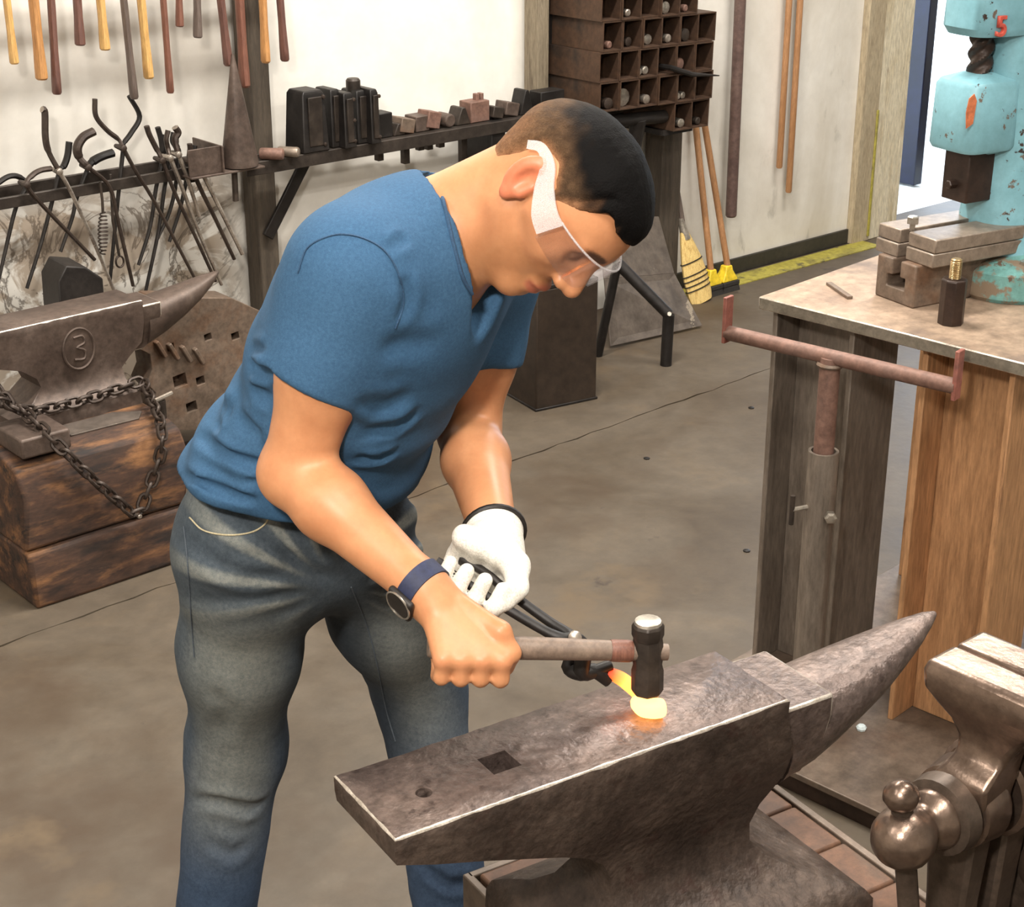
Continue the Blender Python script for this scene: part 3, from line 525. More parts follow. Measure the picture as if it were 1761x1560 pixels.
p0 = Pz(1481, 1255, .05); obj('pebble', G().lathe(p0, (0, 0, 1), [(0, .009), (.005, .011), (.010, .008), (.012, .003)], 7), MT['outwall'], None, 'small pale green pebble on the press table base plate', 'pebble')
# loose strip and punch on the table top
a = Pz(1425, 487, .883); b = Pz(1462, 512, .883)
d = nrm(b-a); obj('metal_strip', G().obox((a+b)/2, (np.linalg.norm(b-a)/2, .006, .003), (d, np.cross(Zv, d), Zv)), MT['castrust'], None, 'thin brown metal strip lying on the dusty press table', 'strip', bev=.001)
p0 = Pz(1634, 556, .88); t = thing('punch_die', 'dark hexagonal die with a threaded stud standing on the press table', 'die', tuple(p0))
obj('die_body', G().lathe(p0, (0, 0, 1), [(0, .0245), (.085, .0245), (.088, .022)], 8), MT['dieblack'], t, sm=25, bev=.0015)
pr_ = [(.088, .0105)]
for i in range(12): pr_ += [(.089+i*.0028, .0115), (.0904+i*.0028, .0100)]
obj('threaded_stud', G().lathe(p0, (0, 0, 1), pr_+[(.124, .0105), (.126, .008)], 14), MT['brassthread'], t)
# ================================================================ fly press
Bc = Pz(1742, 480, .88); Bf = Pz(1536, 519, .88); PA = nrm(Bf-Bc); PB = np.array([-PA[1], PA[0], 0]); Lb = np.linalg.norm(Bf-Bc)
if PB@Rv > 0: PB = -PB            # PB points to the far side, -PB towards the camera
def Q(a, b, z): return Bc+PA*a+PB*b+np.array([0, 0, z-.88])
def qb(g, a0, a1, b0, b1, z0, z1, m=0): return g.obox(Q((a0+a1)/2, (b0+b1)/2, (z0+z1)/2), ((a1-a0)/2, (b1-b0)/2, (z1-z0)/2), (PA, PB, Zv), m)
t = thing('fly_press', 'turquoise cast iron screw press with chipped paint on the table', 'press', tuple(Bc))
def rsec(ca, cb, ha, hb, z, n=24, k=3.2):
    o = []
    for i in range(n):
        q = 2*math.pi*i/n; c_, s_ = math.cos(q), math.sin(q)
        o.append(Q(ca+ha*math.copysign(abs(c_)**(2/k), c_), cb+hb*math.copysign(abs(s_)**(2/k), s_), z))
    return o
LR = Lb-.165                   # ram line
g = G(); g.loft([rsec(0, 0, .17, .155, .88), rsec(0, 0, .175, .16, .888), rsec(0, 0, .172, .157, .935), rsec(0, 0, .15, .135, .95), rsec(-.02, 0, .11, .10, .965)]); obj('base_casting', g, MT['tealworn'], t)
bed = obj('bed', qb(G(), .0, Lb, -.055, .055, .88, .965), MT['castrust'], t, bev=.006)
cut(bed, [qb(G(), .12, Lb+.05, -.011, .011, .925, .98), qb(G(), .12, Lb+.05, -.026, .026, .908, .932)])
qh = [(-.03, .0), (.065, .9)]
g = G(); cols_ = [(.0, .125, .10, .955), (.015, .115, .088, .99), (.03, .10, .075, 1.05), (.035, .095, .068, 1.15), (.04, .09, .066, 1.30), (.045, .088, .066, 1.45), (.035, .095, .07, 1.6), (.03, .10, .07, 1.7)]
g.loft([rsec(c, 0, ha, hb, z, 24, 2.8) for c, ha, hb, z in cols_]); obj('column', g, MT['teal'], t)
g = G(); g.loft([[Q(-.03+.085*math.cos(q)*s_, -.06-dp, 1.06+.0+(.19*math.sin(q))*s_*(1.0 if math.sin(q) > 0 else .5)) for q in np.linspace(0, 2*math.pi, 28)[:-1]] for s_, dp in ((1, 0), (1, .02), (.93, .032), (.6, .036))]); obj('side_rib', g, MT['teal'], t)
ramz0, ramz1 = 1.168, 1.30
g = G(); g.loft([rsec(LR, 0, .062, .060, ramz0, 24, 5), rsec(LR, 0, .066, .064, ramz0+.008, 24, 5), rsec(LR, 0, .066, .064, ramz1-.01, 24, 4), rsec(LR, 0, .06, .058, ramz1, 24, 4), rsec(LR, 0, .03, .03, ramz1+.012, 24, 2)]); ram = obj('ram_head', g, MT['teal'], t)
obj('guide_web', qb(G(), .02, LR, -.045, .045, 1.158, 1.285), MT['teal'], t, bev=.012, bseg=3)
def onplane(x, y, b_):
    r = ray(x, y); o = Q(0, b_, .88); return Cv+r*(((o-Cv)@PB)/(r@PB))
c0 = onplane(1669, 193, -.0645); obj('primer_patch', G().prism([(-.008, -.03), (.008, -.022), (.012, .02), (.004, .034), (-.008, .026), (-.012, 0)], c0, -PA, Zv, -PB*.0015), MT['orangepaint'], ram)
g = G(); g.loft([rsec(LR*.62, 0, LR*.62+.02, .06, 1.385, 24, 4), rsec(LR*.62, 0, LR*.62+.03, .066, 1.40, 24, 4), rsec(LR*.6, 0, LR*.6+.03, .068, 1.50, 24, 4), rsec(LR*.3, 0, LR*.4+.03, .07, 1.66, 24, 4)]); obj('top_nose', g, MT['teal'], t)
scr = [[Q(LR+(.021+.004*math.sin(3*q_+2*math.pi*z/.03))*math.cos(q_), (.021+.004*math.sin(3*q_+2*math.pi*z/.03))*math.sin(q_), z) for q_ in np.linspace(0, 2*math.pi, 31)[:-1]] for z in np.linspace(1.295, 1.40, 28)]
obj('screw', G().loft(scr), MT['dieblack'], t)
obj('tool_holder', qb(G(), LR-.034, LR+.034, -.034, .034, 1.066, 1.17), MT['dieblack'], t, bev=.003)
obj('clamp_bolt', G().lathe(Q(LR+.034, 0, 1.10), PA, [(0, .009), (.016, .009), (.018, .007)], 6), MT['dieblack'], t)
for k, (b0, b1, a1) in enumerate(((.012, .075, Lb), (-.082, -.006, Lb-.005))):
    for z0, z1, da in ((.965, .992, 0), (.993, 1.02, .004)): obj('tool_plate', qb(G(), .07, a1-da-.01, b0, b1, z0, z1), MT['toolplate'], t, bev=.0025)
for a_, b_ in ((Lb-.035, .003), (.1, .03)):
    obj('hold_down_bolt', G().lathe(Q(a_, b_, 1.018), (0, 0, 1), [(0, .006), (.014, .006), (.014, .012), (.027, .012), (.029, .009)], 6), MT['bright'], t, sm=25)
for s_ in (-1, 1): obj('base_nut', G().lathe(Q(.09, s_*.115, .94), (0, 0, 1), [(0, .02), (.004, .02), (.004, .013), (.018, .013)], 6), MT['bright'], t, sm=25)
fc = bpy.data.curves.new('press_number', 'FONT'); fc.body = '5'; fc.size = .052; fc.extrude = .003; fc.bevel_depth = .0012; fc.align_x = 'CENTER'; fc.align_y = 'CENTER'
tmpo = bpy.data.objects.new('tmp', fc); col.objects.link(tmpo); bpy.context.view_layer.update()
nm = bpy.data.meshes.new_from_object(tmpo.evaluated_get(bpy.context.evaluated_depsgraph_get())); bpy.data.objects.remove(tmpo); nm.name = 'raised_number'; nm.materials.clear(); nm.materials.append(MT['red'])
cpt = onplane(1722, 47, -.067); xx = -PA; zz = -PB; yy = np.cross(zz, xx)
if yy[2] < 0: yy = -yy; xx = -xx
M_ = Matrix(((xx[0], yy[0], zz[0], cpt[0]), (xx[1], yy[1], zz[1], cpt[1]), (xx[2], yy[2], zz[2], cpt[2]), (0, 0, 0, 1)))
inst('raised_number', nm, t, M_)['label'] = 'red raised number 5'
# ================================================================ work rest stand in front of the table
zc = .84; PL = Pz(1250, 572, zc); PR = Pz(1645, 665, zc); PC = PL+(PR-PL)*.475
t = thing('work_rest', 'rusty pipe work rest with crossbar standing before the press table', 'stand', (PC[0], PC[1], .05)); dd = nrm(PR-PL)
obj('crossbar', G().lathe(PL, dd, [(0, .0145), (np.linalg.norm(PR-PL), .0145)], 16), MT['rust'], t)
obj('end_plate', G().obox(PL+np.array([0, 0, .027]), (.004, .013, .046), (dd, np.cross(Zv, dd), Zv)), MT['redbar'], t, bev=.0015)
obj('end_plate', G().obox(PR+np.array([0, 0, .022]), (.004, .012, .046), (dd, np.cross(Zv, dd), Zv)), MT['redbar'], t, bev=.0015, label='bright worn red end plate')
zt = zat(PC[0], PC[1], 775)
obj('inner_pipe', G().tube([PC-np.array([0, 0, .0]), (PC[0], PC[1], zt-.2)], .0195, 16), MT['rust'], t)
g = G(); pts = [(PC[0], PC[1], z) for z in (.05, zt)]
g.loft([[np.array([PC[0]+r*math.cos(q), PC[1]+r*math.sin(q), z]) for q in np.linspace(0, 2*math.pi, 21)[:-1]] for r, z in ((.029, .05), (.029, zt), (.0235, zt), (.0235, zt-.05))]); obj('outer_pipe', g, MT['hbeamg'], t)
obj('weld', G().tube([PC+np.array([.022*math.cos(q), .022*math.sin(q), -.014]) for q in np.linspace(0, 2*math.pi, 13)[:-1]], .0045, 6, closed=True), MT['castrust'], t)
zs = zat(PC[0], PC[1], 868); s0 = np.array([PC[0], PC[1], zs]); sd = -Rv*.9-Fv*.4; sd = nrm(sd)
ck = obj('clamp_screw', G().tube([s0+sd*.025, s0+sd*.062], .005, 8), MT['bright'], t); h_ = s0+sd*.062
obj('clamp_handle', G().tube([h_-np.array([0, 0, .03]), h_+np.array([0, 0, .03])], .005, 8), MT['dark'], ck)
obj('weld_nut', G().lathe(s0-Fv*.026+Rv*.016+np.array([0, 0, -.012]), -Fv, [(0, .012), (.012, .012), (.014, .007)], 6), MT['bright'], t, sm=20)
obj('rest_foot', G().lathe((PC[0], PC[1], .05), Zv, [(0, .06), (.008, .06), (.012, .03)], 20), MT['hbeamg'], t)
# ================================================================ anvils
def rect(fr, x0, x1, w_, z, nx=1, ny=1, jit=None):
    P = [(x0+(x1-x0)*k/nx, -w_) for k in range(nx)]+[(x1, -w_+2*w_*k/ny) for k in range(ny)]+[(x1-(x1-x0)*k/nx, w_) for k in range(nx)]+[(x0, w_-2*w_*k/ny) for k in range(ny)]
    o = []
    for k, (x, y) in enumerate(P):
        dz = 0
        if jit is not None: j_ = jit[k]; cx = (x0+x1)/2; x -= j_*(1 if x > cx else -1)*(abs(x-cx) > abs(x1-x0)/2-1e-6); y -= j_*math.copysign(1, y)*(abs(y) > w_-1e-6)
        o.append(fr(x, y, z+dz))
    return o
def anvil_parts(fr, t, L, mb, mf, me_, face, table, horn, holes=None, chip=.004):
    nx, ny = 56, 14; n = 2*(nx+ny); r_ = np.random.RandomState(5); jt = r_.uniform(.35, 1, n)*chip; jt = (jt+np.roll(jt, 1)*.6)/1.6
    g = G(); rings = [rect(fr, face[0], face[1], face[2], 0, nx, ny, jt), [p-np.array([0, 0, q*1.1]) for p, q in zip(rect(fr, face[0], face[1], face[2], 0, nx, ny), jt)]]+[rect(fr, *r, nx, ny) for r in L]
    g.loft(rings); g.m = [2]*n+[0]*(len(g.f)-n); g.m[-2] = 1
    b = obj('body', g, [mb, mf, me_], t, sm=50)
    if holes: cut(b, [h(0) for h in holes])
    obj('cutting_table', G().loft([rect(fr, *r) for r in table]), [mf, me_], t, bev=.004, bmat=1, bang=50)
    rings = []
    for x, w_, zt_, zb in horn:
        ring = []
        for i in range(24):
            q = 2*math.pi*i/24; c_, s_ = math.cos(q), math.sin(q); zc_ = zt_-(zt_-zb)*.42
            ring.append(fr(x, w_*math.copysign(abs(c_)**.85, c_), zc_+(zt_-zc_ if s_ > 0 else zc_-zb)*math.copysign(abs(s_)**(.75 if s_ > 0 else 1.1), s_)))
        rings.append(ring)
    obj('horn', G().loft(rings), me_ if False else mf, t, sm=60); return b
AO = np.array([.885, 1.278, .80]); AX = nrm((.5375, -.082, 0)); AY = np.array([-AX[1], AX[0], 0])
def fr1(x, y, z): return AO+AX*x+AY*y+np.array([0, 0, z])
ta = thing('anvil', 'large forging anvil with hardy and pritchel holes in the foreground', 'anvil', tuple(fr1(.42, 0, -.32)))
W = .0725
Lv = [(.0, .546, W-.001, -.02), (.002, .548, W-.001, -.034), (.05, .553, W-.002, -.052), (.11, .558, W-.004, -.072), (.17, .56, W-.007, -.094), (.225, .558, W-.012, -.116), (.265, .548, W-.02, -.138), (.292, .532, W-.027, -.162), (.305, .52, W-.03, -.188), (.305, .52, W-.028, -.212), (.29, .54, W-.016, -.235), (.27, .575, W+.01, -.255), (.25, .615, W+.045, -.268), (.245, .64, W+.062, -.278), (.24, .65, W+.068, -.292), (.238, .652, W+.068, -.32)]
hx, px_ = (.172, -.004), (.069, -.012)
def hole1(k): return G().obox(fr1(hx[0], hx[1], -.05), (.0185, .0185, .2), (AX, AY, Zv))
def hole2(k): return G().lathe(fr1(px_[0], px_[1], -.2), (0, 0, 1), [(0, .0095), (.4, .0095)], 20)
anvil_parts(fr1, ta, Lv, MT['anvil'], MT['face'], MT['edge'], (0, .546, W), [(.54, .625, W-.006, -.02), (.54, .625, W-.006, -.05), (.54, .62, W-.012, -.09), (.5, .60, W-.03, -.14)],
            [(.57, .060, -.03, -.165), (.62, .062, -.027, -.148), (.66, .060, -.024, -.128), (.70, .055, -.020, -.108), (.74, .048, -.015, -.088), (.78, .037, -.009, -.064), (.82, .024, -.003, -.040), (.848, .012, .001, -.021), (.862, .004, .0, -.010)], [hole1, hole2])
# timber stand with steel band
SX0, SX1, SY = .255, .742, .205; zs = .48
t = thing('anvil_stand', 'rust stained timber block stand with steel band under the large anvil', 'stand', tuple(fr1(.5, 0, -.8)))
nb = 4
for i in range(nb):
    y0 = -SY+2*SY*i/nb; obj('timber', G().obox(fr1((SX0+SX1)/2, y0+SY/nb, -.8+zs/2), ((SX1-SX0)/2-.012, SY/nb-.0012, zs/2), (AX, AY, Zv)), MT['standwood'], t, bev=.004)
for (c, h) in (((SX0, 0), (.006, SY+.012)), ((SX1, 0), (.006, SY+.012))): obj('steel_band', G().obox(fr1(c[0], c[1], -.8+zs-.035), (h[0], h[1], .033), (AX, AY, Zv)), MT['floorplate'], t, bev=.002)
for s_ in (-1, 1): obj('steel_band', G().obox(fr1((SX0+SX1)/2, s_*(SY+.006), -.8+zs-.035), ((SX1-SX0)/2, .006, .033), (AX, AY, Zv)), MT['floorplate'], t, bev=.002)
# ---------------------------------------------------------------- old anvil on the timber stump at the left
A2 = np.array([1.40, 3.70, .618]); tl = math.radians(1.2); ca = math.radians(1.5)
X2 = np.array([math.cos(ca), math.sin(ca), .0]); Y2 = np.array([-math.sin(ca), math.cos(ca), 0])
def fr2(x, y, z): return A2+X2*x+Y2*y+np.array([0, 0, z])
t2 = thing('anvil', 'old dark anvil with a round emblem chained to a timber stump', 'anvil', tuple(fr2(.3, 0, -.25)))
L2 = [(.0, .52, .062, -.018), (-.01, .52, .061, -.06), (.10, .515, .060, -.085), (.18, .51, .058, -.11), (.22, .475, .055, -.14), (.23, .452, .052, -.165), (.20, .455, .06, -.195), (.15, .465, .085, -.212), (.13, .47, .10, -.22), (.125, .472, .105, -.252)]
anvil_parts(fr2, t2, L2, MT['anvil2'], MT['anvil2'], MT['edge'], (0, .52, .063), [(.515, .575, .060, -.016), (.515, .575, .058, -.05), (.5, .57, .04, -.10), (.48, .53, .03, -.14)],
            [(.54, .056, -.02, -.14), (.60, .056, -.014, -.115), (.66, .048, -.006, -.085), (.71, .036, .002, -.056), (.75, .022, .008, -.028), (.775, .010, .011, -.006), (.785, .003, .010, .002)])
ec = fr2(.335, -.0605, -.087); ring = [ec+X2*.042*math.cos(q)+Zv*.052*math.sin(q) for q in np.linspace(0, 2*math.pi, 29)[:-1]]
em = obj('emblem', G().tube(ring, .0035, 6, closed=True), MT['anvil2'], t2)
obj('emblem_figure', G().tube(smooth_path([ec+X2*a+Zv*b for a, b in ((-.012, .03), (.012, .03), (.016, .012), (-.004, .004), (.016, -.008), (.012, -.028), (-.014, -.026))], 4), .0035, 6), MT['anvil2'], em)
# stump: two stacked timbers
t = thing('timber_stump', 'charred dark timber stump of stacked beams under the old anvil', 'stump', (1.67, 3.68, 0))
def beam(y0, y1, z0, z1, rnd, m, x0=1.452, x1=1.885):
    pl = [(y0, z0), (y1, z0), (y1, z1), (y0+rnd, z1), (y0+rnd*.3, z1-rnd*.25), (y0, z1-rnd)]
    g = G(); n = 9
    rings = []
    for i in range(n):
        x = x0+(x1-x0)*i/(n-1); rings.append([np.array([x+(.012*math.sin(3*q[1]*9) if i in (0, n-1) else 0), q[0]+.004*math.sin(7*x+11*q[1]), q[1]]) for q in pl])
    return obj('beam', g.loft(rings), m, t, bev=.008, bseg=2)
beam(3.418, 3.66, 0, .148, .02, MT['timber']); beam(3.424, 3.66, .15, .366, .09, MT['timber']); beam(3.662, 3.92, 0, .15, .01, MT['timber']); beam(3.662, 3.92, .152, .366, .02, MT['timber'])
c = Pz(70, 775, .385); obj('foot_dog', G().box(1.475, 1.60, 3.45, 3.60, .366, .415), MT['anvil2'], None, 'square dark iron block on the stump at the old anvil’s foot', 'block', bev=.006)
obj('lead_sheet', G().prism([(-.10, -.025), (.08, -.03), (.11, .01), (.05, .05), (-.10, .05)], (1.73, 3.54, .3665), (1, 0, 0), (0, 1, 0), (0, 0, .004)), MT['sheet'], None, 'thin grey metal sheet on top of the stump', 'sheet', bev=.001)
t = thing('stump_spike', 'bent iron spike driven into the stump beside the chain', 'spike', (1.868, 3.50, .366))
obj('spike_body', G().tube([(1.868, 3.50, .36), (1.868, 3.50, .405)], .012, 8), MT['dark'], t); obj('spike_head', G().tube([(1.85, 3.495, .41), (1.90, 3.50, .417)], .006, 8), MT['rod'], t)
# chain: two runs, every link its own part
def link_mesh(m, ll=.041, lw=.025, r=.0045):
    pts = []; h = ll/2-lw/2
    for i in range(8): q = -math.pi/2+math.pi*i/7; pts.append((h+lw/2*math.cos(q), lw/2*math.sin(q), 0))
    for i in range(8): q = math.pi/2+math.pi*i/7; pts.append((-h+lw/2*math.cos(q), lw/2*math.sin(q), 0))
    return mesh_of('link', G().tube(pts, r, 6, closed=True), m, (0, 0, 0), 60)
tc_ = thing('chain', 'rusty hold down chain looped over the old anvil and stump', 'chain', (1.75, 3.42, .30)); lm = link_mesh(MT['tong'])
def chain(path, step=.0305):
    path = smooth_path(path, 12); s_ = [0]
    for i in range(1, len(path)): s_.append(s_[-1]+np.linalg.norm(path[i]-path[i-1]))
    n = int(s_[-1]/step)
    for k in range(n+1):
        d = k*step; i = min(np.searchsorted(s_, d), len(path)-1); i = max(i, 1); f_ = (d-s_[i-1])/max(s_[i]-s_[i-1], 1e-6); p = path[i-1]+(path[i]-path[i-1])*f_; tv = nrm(path[i]-path[i-1])
        a, b = frame(tv); q = math.radians(45 if k % 2 else -45)+random.uniform(-.25, .25); y_ = a*math.cos(q)+b*math.sin(q); z_ = np.cross(tv, y_)
        inst('link', lm, tc_, Matrix(((tv[0], y_[0], z_[0], p[0]), (tv[1], y_[1], z_[1], p[1]), (tv[2], y_[2], z_[2], p[2]), (0, 0, 0, 1))))
c1 = Py(2, 692, 3.56); c2 = Py(60, 705, 3.585); c3 = Py(150, 686, 3.60); c4 = Py(243, 655, 3.615)
chain([c1, c2, c3, c4])
chain([Py(38, 705, 3.56), Py(90, 755, 3.44), Py(140, 805, 3.412), Py(190, 850, 3.405), Py(234, 882, 3.402), Py(256, 840, 3.404), Py(275, 785, 3.402), Py(279, 748, 3.398), Py(272, 715, 3.45), Py(258, 684, 3.54), Py(246, 657, 3.61)])
chain([Py(0, 670, 3.60), Py(20, 700, 3.57), Py(45, 712, 3.56)])
obj('chain_spike', G().lathe(Py(234, 884, 3.415), (0, -1, 0), [(0, .006), (.02, .006), (.022, .004)], 8), MT['rod'], None, 'bright nail holding the chain to the stump front', 'nail')
# swage block leaning behind, dark wedge
def pxpoly(pts, y): return [Py(*q, y) for q in pts]
t = obj('swage_block', G(), MT['castrust'], None) if False else None
P = pxpoly([(225, 560), (268, 512), (398, 512), (470, 545), (470, 740), (290, 740), (262, 700), (268, 676), (252, 660), (262, 636), (258, 610), (236, 600)], 3.93)
g = G(); n = len(P); g.add(P+[p+np.array([.0, .09, .0]) for p in P], [tuple(range(n)), tuple(range(n, 2*n))[::-1]]+[(i, (i+1) % n, n+(i+1) % n, n+i) for i in range(n)])
sb = obj('swage_block', g, MT['castrust'], None, 'rusty swage block with square and round holes behind the old anvil', 'swage block', bev=.004)
hl = []
for (x, y, s_) in ((310, 655, .02), (358, 580, .011), (405, 578, .012), (345, 655, .013), (294, 597, .010), (330, 700, .016)):
    c = Py(x, y, 3.93); hl.append(G().obox(c, (s_, .05, s_*.9), (nrm((1, 0, .12)), (0, 1, 0), nrm((-.12, 0, 1)))))
cut(sb, hl)
g = G()
for i in range(4):
    c = Py(275+i*22, 600+i*4, 3.925); obj('rib', G().obox(c, (.006, .012, .028), (nrm((1, 0, .5)), (0, 1, 0), nrm((-.5, 0, 1)))), MT['castrust'], sb, bev=.003)
zb = 0.
sf = P[4][2]; obj('block_rest', G().box(P[5][0]-.02, P[4][0]+.05, 3.925, 4.03, 0, min(P[4][2], P[5][2])-.002), MT['timberdark'], None, 'dark timber packing under the swage block', 'timber', bev=.006)
P = pxpoly([(116, 520), (128, 498), (142, 470), (176, 472), (206, 492), (200, 520)], 3.86); zb = min(p[2] for p in P)
P = [p if i not in (0, 5) else np.array([p[0], p[1], 0]) for i, p in enumerate(P)]; n = len(P); g = G(); g.add(P+[p+np.array([.01, .12, -.0]) for p in P], [tuple(range(n)), tuple(range(n, 2*n))[::-1]]+[(i, (i+1) % n, n+(i+1) % n, n+i) for i in range(n)])
g.v = [tuple(np.array(v)+np.array([0, .09, 0])) for v in g.v]
obj('coal_scuttle', g, MT['black'], None, 'black peaked scrap block standing behind the old anvil', 'block', bev=.004)
# ================================================================ post vise at the right
VB = np.array([1.231, .821, .845])
def V(x, y, z): return VB+np.array([x, y, z])
t = thing('post_vise', 'polished iron post vise in the lower right corner', 'vise', tuple(V(.14, 0, -.845)))
def yz(poly, x0, x1): return G().prism(poly, V(x0, 0, 0), (0, 1, 0), (0, 0, 1), (x1-x0, 0, 0))
def vloft(sec, dy=0.):  # sections by height: z, x0, x1, half width
    return G().loft([[V(x0, dy*min(1, max(z, 0)/.06)-h, z), V(x1, dy*min(1, max(z, 0)/.06)-h, z), V(x1, dy*min(1, max(z, 0)/.06)+h, z), V(x0, dy*min(1, max(z, 0)/.06)+h, z)] for z, x0, x1, h in sec])
S1 = [(.152, .090, .136, .070), (.140, .084, .136, .0725), (.122, .084, .136, .070), (.106, .090, .136, .056), (.092, .096, .136, .042), (.076, .098, .136, .032), (.062, .094, .136, .028), (.050, .080, .136, .029), (.040, .070, .134, .031), (.022, .074, .130, .034), (.0, .084, .126, .040)]
fj = obj('front_jaw', vloft(S1, -.016), MT['vise'], t, sm=60, bev=.006, bseg=3, bang=30)
S2 = [(.152, .139, .185, .070), (.138, .139, .190, .072), (.12, .139, .186, .064), (.1, .139, .18, .048), (.08, .139, .178, .042), (.05, .139, .18, .042), (.0, .139, .185, .045)]
obj('rear_jaw', vloft(S2, -.016), MT['vise'], t, sm=60, bev=.006, bseg=3, bang=30)
obj('front_eye', G().lathe(V(.078, 0, 0), (1, 0, 0), [(0, .038), (.004, .046), (.035, .050), (.042, .047)], 28), MT['vise'], t)
obj('rear_eye', G().lathe(V(.134, 0, 0), (1, 0, 0), [(0, .05), (.006, .056), (.045, .057), (.055, .05), (.12, .034), (.2, .032), (.205, .02)], 28), MT['vise'], t)
obj('washer', G().lathe(V(.050, 0, 0), (1, 0, 0), [(0, .034), (.003, .042), (.022, .044), (.027, .040)], 28), MT['visedark'], t)
sc = obj('screw_head', G().lathe(V(-.036, 0, 0), (1, 0, 0), [(0, .002), (.003, .012), (.010, .0225), (.020, .030), (.034, .0335), (.048, .031), (.060, .024), (.066, .021), (.072, .024), (.079, .031), (.088, .034), (.094, .031), (.096, .02)], 28), MT['vise'], t, sm=60)
hd = nrm(np.array([-.10, .10, .99])); obj('handle_rod', G().tube([V(0, 0, 0)+hd*.045, V(0, 0, 0)-hd*.24], .0115, 14), MT['visedark'], sc)
kc = V(0, 0, 0)+hd*.042
obj('handle_knob', G().lathe(kc-hd*.006, hd, [(0, .008), (.003, .0145), (.012, .019), (.020, .0175), (.028, .010), (.031, .002)], 20), MT['vise'], sc, sm=60)
obj('handle_knob', G().lathe(V(0, 0, 0)-hd*.25, hd, [(0, .002), (.004, .012), (.014, .018), (.024, .013), (.027, .008)], 20), MT['vise'], sc, sm=60)
obj('front_leg', vloft([(-.02, .082, .120, .030), (-.12, .085, .118, .024), (-.45, .10, .125, .018), (-.60, .115, .135, .016)]), MT['visedark'], t, bev=.005)
obj('rear_leg', vloft([(-.02, .138, .182, .034), (-.14, .14, .178, .028), (-.6, .14, .17, .02), (-.845, .145, .165, .014)]), MT['visedark'], t, bev=.005)
obj('pivot_cheek', vloft([(-.50, .10, .19, .036), (-.60, .10, .19, .036)]), MT['visedark'], t, bev=.004)
mp_ = obj('mount_plate', yz([(-.12, -.20), (.0, -.20), (.055, -.06), (.03, -.045), (-.12, -.035)], .186, .205), MT['visedark'], t, bev=.004)
bo = V(.186, -.055, -.10); obj('bolt', G().lathe(bo, (-1, 0, 0), [(0, .024), (.004, .024), (.004, .014), (.018, .014), (.020, .011)], 4), MT['vise'], mp_, sm=20, bev=.002); obj('washer', G().lathe(bo+np.array([-.0, 0, 0]), (-1, 0, 0), [(0, .03), (.005, .03), (.006, .026)], 24), MT['vise'], mp_)
t = thing('vise_stand', 'heavy dark steel post carrying the vise at the right edge', 'stand', tuple(V(.28, -.06, -.845)))
obj('stand_post', G().box(*(V(.206, 0, 0)[0], V(.33, 0, 0)[0]), VB[1]-.16, VB[1]+.0, 0, VB[2]-.04), MT['visedark'], t, bev=.006)
obj('stand_foot', G().box(V(.17, 0, 0)[0], V(.40, 0, 0)[0], VB[1]-.22, VB[1]+.06, 0, .015), MT['floorplate'], t, bev=.003)
# ================================================================ hot iron, tongs in use, hammer
def hot_mat():
    m = bpy.data.materials.new('glowing iron'); m.use_nodes = True; nt = m.node_tree; P = nt.nodes['Principled BSDF']
    at = nt.nodes.new('ShaderNodeVertexColor'); at.layer_name = 'glow_level'; rp = nt.nodes.new('ShaderNodeValToRGB'); nt.links.new(at.outputs[0], rp.inputs[0])
    e = rp.color_ramp.elements; e[0].position = 0; e[0].color = (.35, .012, .004, 1); e[1].position = 1; e[1].color = (1, .40, .09, 1); x = e.new(.35); x.color = (1, .07, .01, 1); x = e.new(.65); x.color = (1, .20, .03, 1)
    nt.links.new(rp.outputs[0], P.inputs['Emission Color'])
    mr = nt.nodes.new('ShaderNodeMapRange'); mr.inputs[3].default_value = .8; mr.inputs[4].default_value = 6.5; nt.links.new(at.outputs[0], mr.inputs[0]); nt.links.new(mr.outputs[0], P.inputs['Emission Strength'])
    P.inputs['Base Color'].default_value = (.1, .03, .02, 1); P.inputs['Roughness'].default_value = .7; return m
zf = .80
pA = Pz(1046, 1156, .842); pB = Pz(1075, 1172, .832); pC = Pz(1096, 1196, .817); pD = Pz(1104, 1214, .8125); pE = Pz(1122, 1219, .8125); pF = Pz(1140, 1217, .8125)
pts = smooth_path([pA, pB, pC, pD, pE, pF], 6); rr = np.interp(np.linspace(0, 5, len(pts)), [0, .6, 1.2, 2, 2.8, 3.4, 4.6, 5], [.008, .0105, .011, .0075, .015, .0175, .0175, .015])
g = G(); g.tube(pts, list(rr), 14, flat=.72)
for i in range(len(g.v)):
    if g.v[i][2] < zf+.001: g.v[i] = (g.v[i][0], g.v[i][1], zf+.001)
hot = obj('hot_iron', g, hot_mat(), None, 'glowing orange hot iron bar lying on the large anvil', 'hot iron', sm=60)
ca_ = hot.data.color_attributes.new('glow_level', 'FLOAT_COLOR', 'POINT'); ht = np.repeat(np.interp(np.linspace(0, 5, len(pts)), [0, .4, 1, 2, 3, 5], [.12, .45, .7, .72, 1, 1]), 14)
ca_.data.foreach_set('color', np.stack([ht, ht, ht, np.ones_like(ht)], 1).ravel())
